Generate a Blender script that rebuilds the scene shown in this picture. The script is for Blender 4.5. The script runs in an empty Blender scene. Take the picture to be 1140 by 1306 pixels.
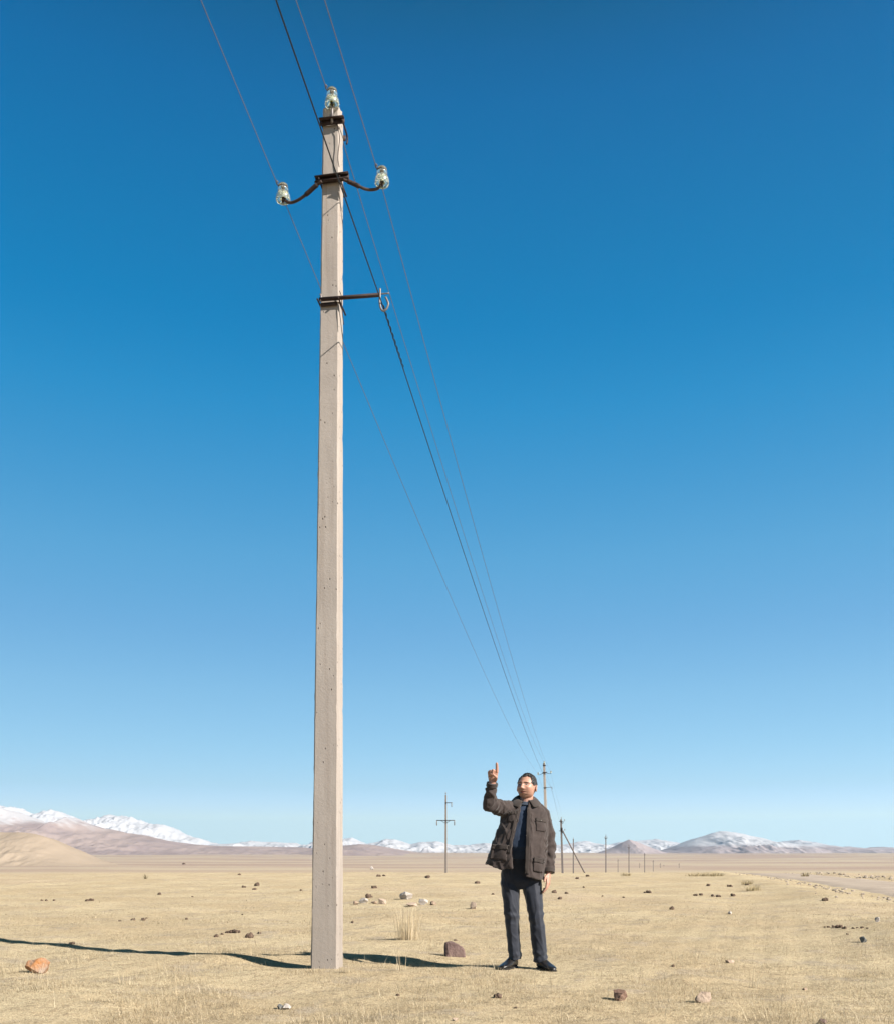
import bpy, bmesh, math, random
import numpy as np
from mathutils import Vector, Matrix, noise
from mathutils.bvhtree import BVHTree
R = math.radians
random.seed(7)
rng = np.random.default_rng(7)
sc = bpy.context.scene
COL = sc.collection

# ------------------------------------------------------------------ camera, world, sun, exposure
FPX, CX, HZ, CAMZ = 1200.0, 570.0, 1094.0, 0.993      # focal length (photo px), principal column, horizon row, eye height
cam = bpy.data.cameras.new('camera'); camo = bpy.data.objects.new('camera', cam); COL.objects.link(camo)
camo.location = (0, 0, CAMZ); camo.rotation_euler = (R(90), 0, 0)
cam.sensor_fit = 'VERTICAL'; cam.sensor_height = 36; cam.lens = 36 * FPX / 1306
cam.shift_y = (HZ - 653) / 1306
cam.clip_start = 0.05; cam.clip_end = 60000
sc.camera = camo

SUN_EL, SUN_AZ = 33.0, 33.0                            # elevation; degrees in front of the due-right direction
sdir = Vector((math.cos(R(SUN_EL)) * math.cos(R(SUN_AZ)), -math.cos(R(SUN_EL)) * math.sin(R(SUN_AZ)), math.sin(R(SUN_EL))))
sl = bpy.data.lights.new('sun', 'SUN'); sl.energy = 5.0; sl.angle = R(0.53); sl.color = (1.0, 0.925, 0.835)
so = bpy.data.objects.new('sun', sl); COL.objects.link(so); so.rotation_euler = sdir.to_track_quat('Z', 'Y').to_euler()
so.location = (30, -20, 40)
w = bpy.data.worlds.new('World'); sc.world = w; w.use_nodes = True
wn = w.node_tree.nodes; wl = w.node_tree.links
bg = wn['Background']; bg.inputs['Strength'].default_value = 0.1
EXPO = 1.45
tcw = wn.new('ShaderNodeTexCoord'); sx = wn.new('ShaderNodeSeparateXYZ'); wl.new(tcw.outputs['Generated'], sx.inputs[0])
def wm(op, a, b=0.0):
    n = wn.new('ShaderNodeMath'); n.operation = op
    for i, v in enumerate((a, b)):
        if hasattr(v, 'is_output'): wl.new(v, n.inputs[i])
        else: n.inputs[i].default_value = v
    return n.outputs[0]
zz = wm('MAXIMUM', sx.outputs[2], .042); hh = wm('SQRT', wm('SUBTRACT', 1.0, wm('MULTIPLY', zz, zz)))   # same sky at every bearing
cb = wn.new('ShaderNodeCombineXYZ'); wl.new(wm('MULTIPLY', hh, .55), cb.inputs[0]); wl.new(wm('MULTIPLY', hh, .835), cb.inputs[1]); wl.new(zz, cb.inputs[2])
sky = wn.new('ShaderNodeTexSky'); sky.sky_type = 'NISHITA'; sky.sun_disc = False
sky.sun_elevation = R(SUN_EL); sky.sun_rotation = math.atan2(sdir.x, sdir.y)
sky.altitude = 2500; sky.air_density = 1.0; sky.dust_density = 0.4; sky.ozone_density = 2.5
wl.new(cb.outputs[0], sky.inputs['Vector'])
def vmul(sock, k):
    n = wn.new('ShaderNodeVectorMath'); n.operation = 'SCALE'; wl.new(sock, n.inputs[0]); n.inputs['Scale'].default_value = k; return n.outputs[0]
CURVES = [[(0.06, 0), (0.0944, 0), (0.0977, 0), (0.103, 0), (0.1092, 0), (0.1184, 0), (0.1309, 0.0149), (0.1484, 0.0466), (0.1761, 0.0971), (0.2197, 0.158), (0.2826, 0.2455), (0.383, 0.3587), (0.5136, 0.5194), (0.6661, 0.7953)],
          [(0.155, 0.05), (0.1686, 0.12), (0.1755, 0.1462), (0.1845, 0.169), (0.1954, 0.1919), (0.2115, 0.2218), (0.2332, 0.2711), (0.2628, 0.3158), (0.3089, 0.382), (0.3794, 0.4399), (0.4764, 0.5512), (0.616, 0.6838), (0.7659, 0.8207), (0.9008, 1.0426)],
          [(0.322, 0.15), (0.343, 0.3371), (0.3514, 0.3855), (0.3674, 0.427), (0.3867, 0.4656), (0.4138, 0.5201), (0.4501, 0.5864), (0.4973, 0.6303), (0.5679, 0.6902), (0.6648, 0.7526), (0.7771, 0.8378), (0.8987, 0.9339), (0.9733, 0.9976), (1.0, 1.1897)]]
k_ = bg.inputs['Strength'].default_value * 2 ** EXPO
cur = wn.new('ShaderNodeRGBCurve'); cur.mapping.use_clip = False; cur.mapping.extend = 'EXTRAPOLATED'
if CURVES:
    for ch, pts in enumerate(CURVES):
        c = cur.mapping.curves[ch]; c.points[0].location = pts[0]; c.points[1].location = pts[-1]
        for p in pts[1:-1]: c.points.new(*p)
        for p in c.points: p.handle_type = 'VECTOR'
    cur.mapping.update()
wl.new(vmul(sky.outputs[0], k_ * .5686), cur.inputs['Color']); wl.new(vmul(cur.outputs[0], 1 / k_), bg.inputs['Color'])
vs = sc.view_settings; vs.view_transform = 'Standard'; vs.look = 'None'; vs.exposure = EXPO; vs.gamma = 1.0
try: sc.cycles.volume_bounces = 0
except Exception: pass

# ------------------------------------------------------------------ helpers
def tag(o, label=None, cat=None, group=None, kind=None):
    if label: o['label'] = label
    if cat: o['category'] = cat
    if group: o['group'] = group
    if kind: o['kind'] = kind
    return o
def link(name, me, mat=None, parent=None, smooth=True):
    if mat is not None and not me.materials: me.materials.append(mat)
    if smooth: me.polygons.foreach_set('use_smooth', np.ones(len(me.polygons), dtype=bool))
    o = bpy.data.objects.new(name, me); COL.objects.link(o)
    if parent: o.parent = parent
    return o
def obj(name, bm, mat=None, parent=None, smooth=True, sharp=None):
    me = bpy.data.meshes.new(name); bm.normal_update(); bm.to_mesh(me); bm.free()
    o = link(name, me, mat, parent, smooth)
    if smooth and sharp: me.set_sharp_from_angle(angle=R(sharp))
    return o
def empty(name, loc=(0, 0, 0), rz=0):
    o = bpy.data.objects.new(name, None); COL.objects.link(o); o.location = loc; o.rotation_euler = (0, 0, rz); o.empty_display_size = .2
    return o
def copy_tree(o, parent=None):
    c = o.copy(); COL.objects.link(c)
    if parent: c.parent = parent
    for ch in list(o.children): copy_tree(ch, c)
    return c
def lift(px, py, Y):                                   # photo pixel at depth Y -> world point
    return Vector(((px - CX) / FPX * Y, Y, CAMZ + (HZ - py) / FPX * Y))
def grid_mesh(name, V, nu, nv, mat, parent=None, smooth=True):
    me = bpy.data.meshes.new(name)
    V = np.asarray(V, dtype=np.float32).reshape(-1, 3)
    i = np.arange(nu - 1)[:, None] * nv + np.arange(nv - 1)[None, :]
    F = np.stack([i, i + nv, i + nv + 1, i + 1], -1).reshape(-1, 4)
    me.vertices.add(len(V)); me.vertices.foreach_set('co', V.ravel())
    me.loops.add(F.size); me.loops.foreach_set('vertex_index', F.ravel().astype(np.int32))
    me.polygons.add(len(F)); me.polygons.foreach_set('loop_start', np.arange(0, F.size, 4, dtype=np.int32))
    me.update(calc_edges=True); me.validate()
    return link(name, me, mat, parent, smooth)
def box(bm, c, s, rot=None, bev=0.0):
    r = bmesh.ops.create_cube(bm, size=1.0)
    M = Matrix.Translation(Vector(c)) @ (rot.to_4x4() if rot else Matrix.Identity(4)) @ Matrix.Diagonal((s[0], s[1], s[2], 1))
    bmesh.ops.transform(bm, matrix=M, verts=r['verts'])
    if bev:
        es = list({e for v in r['verts'] for e in v.link_edges})
        bmesh.ops.bevel(bm, geom=es, offset=bev, segments=2, affect='EDGES', clamp_overlap=True)
def rings(bm, RR, cap=True):                           # loft closed rings of Vectors
    vv = [[bm.verts.new(p) for p in r] for r in RR]
    n = len(vv[0])
    for a, b in zip(vv, vv[1:]):
        for k in range(n): bm.faces.new((a[k], a[(k + 1) % n], b[(k + 1) % n], b[k]))
    if cap:
        bm.faces.new(list(reversed(vv[0]))); bm.faces.new(vv[-1])
    return vv
def frame(d, up=Vector((0, 0, 1))):
    d = d.normalized()
    if abs(d.dot(up)) > .97: up = Vector((0, 1, 0))
    x = up.cross(d).normalized(); return x, d.cross(x)
def tube(bm, pts, r, seg=8, cap=True):
    pts = [Vector(p) for p in pts]; rr = r if isinstance(r, (list, tuple)) else [r] * len(pts); RR = []
    xp = None
    for i, p in enumerate(pts):
        d = (pts[min(i + 1, len(pts) - 1)] - pts[max(i - 1, 0)]).normalized()
        if xp is None: x, y = frame(d)
        else:
            x = (xp - d * xp.dot(d)).normalized(); y = d.cross(x)
        xp = x
        RR.append([p + (x * math.cos(a) + y * math.sin(a)) * rr[i] for a in [2 * math.pi * k / seg for k in range(seg)]])
    rings(bm, RR, cap)
def smoothpath(pts, n=6):                              # Catmull-Rom
    pts = [Vector(p) for p in pts]; P = [pts[0] * 2 - pts[1]] + pts + [pts[-1] * 2 - pts[-2]]; out = []
    for i in range(1, len(P) - 2):
        for k in range(n):
            t = k / n; a, b, c, d = P[i - 1], P[i], P[i + 1], P[i + 2]
            out.append(.5 * ((2 * b) + (c - a) * t + (2 * a - 5 * b + 4 * c - d) * t * t + (3 * b - a - 3 * c + d) * t ** 3))
    out.append(pts[-1]); return out
def lathe(bm, prof, seg=24, c=(0, 0, 0)):
    c = Vector(c)
    rings(bm, [[c + Vector((r * math.cos(2 * math.pi * k / seg), r * math.sin(2 * math.pi * k / seg), z)) for k in range(seg)] for r, z in prof])
def capsule(bm, p0, r0, p1, r1, seg=14, flat0=False, flat1=False, squash=1.0, sq_axis=None):
    p0, p1 = Vector(p0), Vector(p1); d = (p1 - p0).normalized(); x, y = frame(d)
    if sq_axis is not None:
        y = (Vector(sq_axis) - d * Vector(sq_axis).dot(d)).normalized(); x = y.cross(d)
    pr = []
    if not flat0: pr += [(p0 - d * r0 * math.cos(a), r0 * max(math.sin(a), .05)) for a in (0.05, .5, 1.05)]
    pr += [(p0, r0), (p0.lerp(p1, .5), (r0 + r1) / 2), (p1, r1)]
    if not flat1: pr += [(p1 + d * r1 * math.cos(a), r1 * max(math.sin(a), .05)) for a in (1.05, .5, .05)]
    rings(bm, [[c + (x * math.cos(2 * math.pi * k / seg) + y * math.sin(2 * math.pi * k / seg) * squash) * r for k in range(seg)] for c, r in pr])
def remesh(bm, voxel, smooth=2, fac=.5):
    me = bpy.data.meshes.new('tmp'); bmesh.ops.recalc_face_normals(bm, faces=bm.faces); bm.to_mesh(me); bm.free()
    o = bpy.data.objects.new('tmp', me); COL.objects.link(o)
    m = o.modifiers.new('r', 'REMESH'); m.mode = 'VOXEL'; m.voxel_size = voxel; m.use_smooth_shade = True
    if smooth:
        s = o.modifiers.new('s', 'SMOOTH'); s.factor = fac; s.iterations = smooth
    dg = bpy.context.evaluated_depsgraph_get()
    out = bpy.data.meshes.new_from_object(o.evaluated_get(dg))
    bpy.data.objects.remove(o); bpy.data.meshes.remove(me); out.materials.clear()
    return out
def displace(me, fn):                                  # fn(co, normal) -> signed distance
    for v, n in zip(me.vertices, [Vector(v.normal) for v in me.vertices]): v.co = v.co + n * fn(v.co, n)
    me.update()
def sstep(a, b, x):
    t = np.clip((np.asarray(x, dtype=float) - a) / (b - a), 0, 1); return t * t * (3 - 2 * t)

# ------------------------------------------------------------------ materials
K = 0.49
def kk(c): return tuple(min(v * K, 1) for v in c)
def mat(name, col, rough=.8, col2=None, scale=8, detail=6, bump=0, bscale=None, metal=0, contrast=(.35, .65), coords='Object', spec=.3, stretch=None):
    col = kk(col); col2 = kk(col2) if col2 else None
    m = bpy.data.materials.new(name); m.use_nodes = True; n = m.node_tree.nodes; l = m.node_tree.links
    b = n['Principled BSDF']; b.inputs['Roughness'].default_value = rough; b.inputs['Metallic'].default_value = metal
    b.inputs['Specular IOR Level'].default_value = spec
    b.inputs['Base Color'].default_value = (*col, 1)
    tc = n.new('ShaderNodeTexCoord'); src = tc.outputs[coords]
    if stretch:
        mp = n.new('ShaderNodeMapping'); mp.inputs['Scale'].default_value = stretch; l.new(src, mp.inputs['Vector']); src = mp.outputs[0]
    if col2:
        t = n.new('ShaderNodeTexNoise'); t.inputs['Scale'].default_value = scale; t.inputs['Detail'].default_value = detail
        t.inputs['Roughness'].default_value = .65
        l.new(src, t.inputs['Vector'])
        r = n.new('ShaderNodeValToRGB'); r.color_ramp.elements[0].position = contrast[0]; r.color_ramp.elements[1].position = contrast[1]
        r.color_ramp.elements[0].color = (*col, 1); r.color_ramp.elements[1].color = (*col2, 1)
        l.new(t.outputs[0], r.inputs[0]); l.new(r.outputs[0], b.inputs['Base Color'])
    if bump:
        t2 = n.new('ShaderNodeTexNoise'); t2.inputs['Scale'].default_value = bscale or scale * 3; t2.inputs['Detail'].default_value = 5
        l.new(src, t2.inputs['Vector'])
        bp = n.new('ShaderNodeBump'); bp.inputs['Strength'].default_value = bump; bp.inputs['Distance'].default_value = .02
        l.new(t2.outputs[0], bp.inputs['Height']); l.new(bp.outputs[0], b.inputs['Normal'])
    return m
class NT:                                              # tiny node-graph builder
    def __init__(s, name):
        s.m = bpy.data.materials.new(name); s.m.use_nodes = True; s.n = s.m.node_tree.nodes; s.l = s.m.node_tree.links; s.b = s.n['Principled BSDF']
    def __call__(s, t, **kw):
        nd = s.n.new('ShaderNode' + t)
        for k, v in kw.items():
            k = k.replace('_', ' ') if k.replace('_', ' ') in nd.inputs else k
            if k in nd.inputs: s.put(nd.inputs[k], v)
            else: setattr(nd, k, v)
        return nd
    def put(s, sock, v):
        if hasattr(v, 'is_output'): s.l.new(v, sock)
        elif isinstance(v, tuple) and len(v) == 3 and sock.type == 'RGBA': sock.default_value = (*kk(v), 1)
        else: sock.default_value = v
    def noise(s, vec, scale, detail=5, rough=.6):
        return s('TexNoise', Vector=vec, Scale=scale, Detail=detail, Roughness=rough).outputs[0]
    def ramp(s, f, a, b, lo=0.0, hi=1.0):
        nd = s('MapRange', interpolation_type='SMOOTHSTEP'); s.put(nd.inputs[0], f)
        for i, v in ((1, a), (2, b), (3, lo), (4, hi)): nd.inputs[i].default_value = v
        return nd.outputs[0]
    def mix(s, f, a, b, blend='MIX'):
        nd = s('MixRGB', blend_type=blend); s.put(nd.inputs[0], f); s.put(nd.inputs[1], a); s.put(nd.inputs[2], b); return nd.outputs[0]
    def math(s, op, a, b=0.0):
        nd = s('Math', operation=op); s.put(nd.inputs[0], a); s.put(nd.inputs[1], b); return nd.outputs[0]

def mat_ground():
    t = NT('dry_steppe'); geo = t('NewGeometry'); pos = geo.outputs['Position']
    straw, pale, grey, soil = [tuple(v * 1.5 for v in q) for q in ((.57, .46, .295), (.67, .56, .37), (.47, .405, .315), (.56, .435, .33))]
    n1 = t.noise(pos, .35, 6); n2 = t.noise(pos, 1.6, 6, .7); n3 = t.noise(pos, 14, 5, .75); n4 = t.noise(pos, 75, 3, .8); n5 = t.noise(pos, .06, 5)
    c = t.mix(t.ramp(n1, .38, .62), straw, pale)
    c = t.mix(t.ramp(n2, .50, .66, 0, .8), c, grey)
    c = t.mix(t.ramp(n5, .5, .68, 0, .6), c, soil)
    n7 = t.noise(pos, 4.5, 6, .8)
    c = t.mix(t.ramp(n7, .55, .66, 0, .55), c, (.42, .325, .22))
    c = t.mix(t.ramp(n7, .47, .36, 0, .6), c, (1.02, .81, .52))
    c = t.mix(t.ramp(n3, .5, .66, 0, .6), c, (.36, .27, .175))
    c = t.mix(t.ramp(n4, .32, .62, .6, 0), c, (.27, .20, .125))
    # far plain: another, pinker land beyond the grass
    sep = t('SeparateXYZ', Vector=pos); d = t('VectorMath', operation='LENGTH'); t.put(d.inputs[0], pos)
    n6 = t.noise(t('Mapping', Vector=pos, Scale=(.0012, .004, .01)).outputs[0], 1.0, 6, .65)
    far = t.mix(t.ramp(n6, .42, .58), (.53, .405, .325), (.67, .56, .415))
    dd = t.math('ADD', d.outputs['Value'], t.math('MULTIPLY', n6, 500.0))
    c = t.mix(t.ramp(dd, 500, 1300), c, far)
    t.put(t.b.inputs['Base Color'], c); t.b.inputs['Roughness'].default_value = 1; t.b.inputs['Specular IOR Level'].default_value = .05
    bp = t('Bump', Strength=.75, Distance=.03); t.put(bp.inputs['Height'], t.math('ADD', n3, t.math('MULTIPLY', n4, .5)))
    t.put(t.b.inputs['Normal'], bp.outputs[0]); return t.m
def mat_mountain(name, rock, rock2, snow_lo, snow_hi, amt=1.0, sc_=1.0):
    t = NT(name); geo = t('NewGeometry'); pos = geo.outputs['Position']
    sep = t('SeparateXYZ'); t.put(sep.inputs[0], pos); nz = t('SeparateXYZ'); t.put(nz.inputs[0], geo.outputs['Normal'])
    na = t.noise(pos, .0022 * sc_, 7, .62); nb = t.noise(pos, .012 * sc_, 6, .7)
    c = t.mix(t.ramp(na, .4, .6), rock, rock2)
    h = t.math('ADD', sep.outputs['Z'], t.math('MULTIPLY', t.math('SUBTRACT', na, .5), (snow_hi - snow_lo) * 2.2))
    h = t.math('ADD', h, t.math('MULTIPLY', t.math('SUBTRACT', nb, .5), (snow_hi - snow_lo) * 1.4))
    s = t.math('MULTIPLY', t.ramp(h, snow_lo, snow_hi), amt)
    s = t.math('MULTIPLY', s, t.ramp(t.math('ADD', nz.outputs['Z'], t.math('MULTIPLY', t.math('SUBTRACT', nb, .5), .7)), .30, .50))
    st = t.noise(t('Mapping', Vector=pos, Scale=(.012, .004, .02)).outputs[0], 1.0, 5, .7)
    s = t.math('MULTIPLY', s, t.ramp(t.math('ADD', st, t.math('MULTIPLY', nz.outputs['Z'], .35)), .56, .72, .3, 1))
    c = t.mix(s, c, (.70, .71, .745))
    t.put(t.b.inputs['Base Color'], c); t.b.inputs['Roughness'].default_value = .95; t.b.inputs['Specular IOR Level'].default_value = .05
    return t.m
def mat_concrete():
    t = NT('weathered_concrete'); tc = t('TexCoord'); pos = tc.outputs['Object']
    n1 = t.noise(t('Mapping', Vector=pos, Scale=(1, 1, .25)).outputs[0], 5, 6, .65); n2 = t.noise(pos, 45, 5, .7); n3 = t.noise(t('Mapping', Vector=pos, Scale=(9, 9, .35)).outputs[0], 1.5, 5)
    c = t.mix(t.ramp(n1, .35, .65), (.505, .445, .395), (.57, .505, .45))
    c = t.mix(t.ramp(n3, .50, .68, 0, .45), c, (.40, .335, .285))
    sep = t('SeparateXYZ'); t.put(sep.inputs[0], pos)
    c = t.mix(t.ramp(sep.outputs['Z'], 1.1, .0, 0, .45), c, (.42, .36, .30))
    v = t('TexVoronoi', Vector=t('Mapping', Vector=pos, Scale=(26, 26, 15)).outputs[0], Scale=1.0, Randomness=1.0)
    pit = t.ramp(v.outputs['Distance'], .10, .17, 1, 0)
    pit = t.math('MULTIPLY', pit, t.ramp(t.noise(pos, 6, 3), .46, .54))
    rz = t.math('MULTIPLY', t.ramp(sep.outputs['Z'], 5.9, 6.95), t.ramp(sep.outputs['Z'], 7.06, 6.98)); rs = t.ramp(t.noise(t('Mapping', Vector=pos, Scale=(38, 38, .5)).outputs[0], 1.0, 3), .52, .66, 0, .5)
    c = t.mix(t.math('MULTIPLY', rz, rs), c, (.34, .22, .15))
    c = t.mix(pit, c, (.13, .105, .09))
    c = t.mix(t.ramp(n2, .55, .75, 0, .35), c, (.36, .31, .27))
    t.put(t.b.inputs['Base Color'], c); t.b.inputs['Roughness'].default_value = .95; t.b.inputs['Specular IOR Level'].default_value = .15
    bp = t('Bump', Strength=.5, Distance=.006); t.put(bp.inputs['Height'], t.math('SUBTRACT', n2, pit)); t.put(t.b.inputs['Normal'], bp.outputs[0]); return t.m
def mat_attr(name, rough=.8, spec=.2, sss=0):          # albedo from the mesh's own colour attribute
    t = NT(name); a = t('Attribute', attribute_name='tint')
    c = t.mix(t.ramp(t.noise(t('TexCoord').outputs['Object'], 60, 4), .3, .7, 0, .25), a.outputs['Color'], (.5, .5, .5), 'MULTIPLY') if not sss else a.outputs['Color']
    t.put(t.b.inputs['Base Color'], c); t.b.inputs['Roughness'].default_value = rough; t.b.inputs['Specular IOR Level'].default_value = spec
    if sss: t.b.inputs['Subsurface Weight'].default_value = sss; t.b.inputs['Subsurface Radius'].default_value = (.012, .005, .003); t.b.inputs['Subsurface Scale'].default_value = .6
    return t.m
def mat_cloth(name, c1, c2, weave=700, rough=.85, bump=.25, sheen=.15):
    t = NT(name); pos = t('TexCoord').outputs['Object']
    n1 = t.noise(pos, 14, 5); n2 = t.noise(pos, weave * .35, 2); n3 = t.noise(pos, 45, 4, .7)
    c = t.mix(t.ramp(n1, .35, .65), c1, c2); c = t.mix(t.ramp(n2, .3, .7, .3, 0), c, tuple(k * .55 for k in c1))
    t.put(t.b.inputs['Base Color'], c); t.b.inputs['Roughness'].default_value = rough; t.b.inputs['Specular IOR Level'].default_value = .25
    t.b.inputs['Sheen Weight'].default_value = sheen
    bp = t('Bump', Strength=bump, Distance=.006); t.put(bp.inputs['Height'], t.math('ADD', n3, t.math('MULTIPLY', n2, .2))); t.put(t.b.inputs['Normal'], bp.outputs[0]); return t.m
M = {}
M['ground'] = mat_ground()
M['concrete'] = mat_concrete()
M['steel'] = mat('rusted_dark_steel', (.026, .015, .014), .75, (.065, .032, .026), 30, bump=.3, spec=.3)
M['hook'] = mat('rusty_steel_rod', (.10, .052, .034), .7, (.035, .022, .02), 25, bump=.2, spec=.35)
M['zinc'] = mat('galvanised_steel', (.34, .31, .30), .5, (.24, .20, .19), 40, metal=.3)
M['wire'] = mat('dull_aluminium_wire', (.26, .23, .24), .6, (.20, .18, .18), 60, metal=.2)
M['cable'] = mat('black_cable_sheath', (.012, .013, .015), .5, (.02, .02, .02), 60)
def mat_glass():
    t = NT('green_white_glass'); b = t.b
    b.inputs['Base Color'].default_value = (.93, .96, .82, 1); b.inputs['Roughness'].default_value = .12; b.inputs['IOR'].default_value = 1.48
    b.inputs['Transmission Weight'].default_value = .9; b.inputs['Specular IOR Level'].default_value = .7; b.inputs['Coat Weight'].default_value = .5; return t.m
M['glass'] = mat_glass()
M['far_pole'] = mat('distant_concrete', (.30, .26, .23), .95, (.36, .31, .27), 4)
M['far_wood'] = mat('weathered_pole_wood', (.22, .19, .18), .95, (.29, .255, .24), 4)

# ------------------------------------------------------------------ terrain
def mkwaves(seed, n=6):
    g = np.random.default_rng(seed); return g.uniform(0, 2 * np.pi, n), g.uniform(.6, 1.6, n), g.uniform(0, 2 * np.pi, n)
WV = {s: mkwaves(s) for s in range(20)}
def wav(x, y, wl_, seed):
    a, f, p = WV[seed]; z = 0
    for k in range(len(a)): z = z + np.sin((x * np.cos(a[k]) + y * np.sin(a[k])) * f[k] * 2 * np.pi / wl_ + p[k])
    return z / len(a)
LR = np.log([1, 50, 64, 80, 450, 700, 1200, 2500, 5000, 14000]); LZ = np.array([0, 0, -.06, -.28, -5.8, -9.8, -9.5, -8, 14, 70])
ROADP = [(2.0, -30.0), (8.0, 5.0), (12.6, 22.5), (15.8, 36.0), (20.0, 56.0), (34, 120), (62, 240), (150, 520)]
RP = np.array([tuple(p) for p in smoothpath([(*p, 0) for p in ROADP], 14)])[:, :2]
def road_dist(x, y):
    x = np.asarray(x, float); y = np.asarray(y, float); best = np.full(np.broadcast(x, y).shape, 1e9)
    for a, b in zip(RP[:-1], RP[1:]):
        ab = b - a; t = np.clip(((x - a[0]) * ab[0] + (y - a[1]) * ab[1]) / (ab @ ab), 0, 1)
        best = np.minimum(best, np.hypot(x - a[0] - t * ab[0], y - a[1] - t * ab[1]))
    return best
def terrain(x, y):
    x = np.asarray(x, float); y = np.asarray(y, float); r = np.hypot(x, y) + 1e-6; lr = np.log(np.maximum(r, 1.01))
    z = sum(np.interp(lr + o, LR, LZ) for o in (-.12, -.06, 0, .06, .12)) / 5
    b = .016 * wav(x, y, .55, 13) * (1 - sstep(14, 26, r)) + .045 * wav(x, y, 3.2, 1) + .022 * wav(x, y, 1.1, 2) + .07 * sstep(9, 25, r) * wav(x, y, 13, 3)
    b = b + .16 * sstep(30, 80, r) * wav(x, y, 45, 4) + .9 * sstep(200, 600, r) * wav(x, y, 260, 5) + 3.5 * sstep(900, 2500, r) * wav(x, y, 1100, 6) + 9 * sstep(2500, 6000, r) * wav(x, y, 2600, 7)
    b = b + .045 * np.exp(-((x + 2.05) ** 2 / .5 + (y - 9.0) ** 2 / .12))
    for (ax, ay, s) in ((.704, 8.45, .35), (-1.074, 8.45, .25)): b = b * (1 - np.exp(-((x - ax) ** 2 + (y - ay) ** 2) / s))
    near = (r < 600)
    if np.any(near):
        rd = road_dist(np.where(near, x, 1e5), y); b = b * (1 - .85 * np.exp(-(rd / 3.2) ** 2)) - .0 * rd
        b = b + np.where(near, .16 * np.exp(-((rd - 3.4) / 1.0) ** 2) * (.5 + .5 * wav(x, y, 4, 8)), 0)
    return z + b + .010 * np.exp(-((x + 1.05) ** 2 + (y - 8.42) ** 2) / .06)
def ground_at(px, py):                                  # where the ray through a photo pixel meets the ground
    d = np.geomspace(3, 3000, 6000); X = (px - CX) / FPX * d; Z = CAMZ + (HZ - py) / FPX * d
    k = np.argmax(Z <= terrain(X, d)); d = d[k] if k > 0 else 60.0
    X = (px - CX) / FPX * d; return Vector((X, d, float(terrain(X, d))))
# polar sheet round the camera, dense in front
ang = np.concatenate([np.arange(-180, -36, 4.0), np.arange(-36, 36.01, .14), np.arange(40, 181, 4.0)])
ang = R(1) * ang if False else np.radians(ang)
rad = np.concatenate([[0.01, .5, 1, 1.5, 2, 2.5, 3], np.geomspace(3.3, 14000, 720)])
A, RR_ = np.meshgrid(ang, rad, indexing='ij'); X = RR_ * np.sin(A); Y = RR_ * np.cos(A); Z = terrain(X, Y)
g = grid_mesh('ground', np.stack([X, Y, Z], -1)[:, ::-1], len(ang), len(rad), M['ground']); tag(g, kind='structure')

# road draped on the ground
def mat_road():
    t = NT('gravel_road'); pos = t('NewGeometry').outputs['Position']; n1 = t.noise(pos, .8, 6); n2 = t.noise(pos, 20, 5, .75)
    c = t.mix(t.ramp(n1, .35, .65), (.58, .485, .40), (.69, .58, .475)); c = t.mix(t.ramp(n2, .5, .7, 0, .4), c, (.42, .35, .28))
    t.put(t.b.inputs['Base Color'], c); t.b.inputs['Roughness'].default_value = 1; t.b.inputs['Specular IOR Level'].default_value = .05
    bp = t('Bump', Strength=.6, Distance=.02); t.put(bp.inputs['Height'], n2); t.put(t.b.inputs['Normal'], bp.outputs[0]); return t.m
P = np.array([tuple(p) for p in smoothpath([(*p, 0) for p in ROADP], 60)])[:, :2]
T = np.gradient(P, axis=0); T /= np.linalg.norm(T, axis=1)[:, None]; Nn = np.stack([T[:, 1], -T[:, 0]], -1)
off = np.linspace(-1.75, 1.75, 9); RV = P[:, None, :] + Nn[:, None, :] * (off[None, :, None] + .22 * wav(P[:, 0], P[:, 1], 6, 9)[:, None, None])
RZ = terrain(RV[..., 0], RV[..., 1]) + .035 + .02 * np.hypot(RV[..., 0], RV[..., 1]) / 60
RZ -= np.where(np.abs(off) > 1.7, .09, 0)[None, :]
tag(grid_mesh('road', np.concatenate([RV, RZ[..., None]], -1)[:, ::-1], len(P), len(off), mat_road()), kind='structure')

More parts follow.
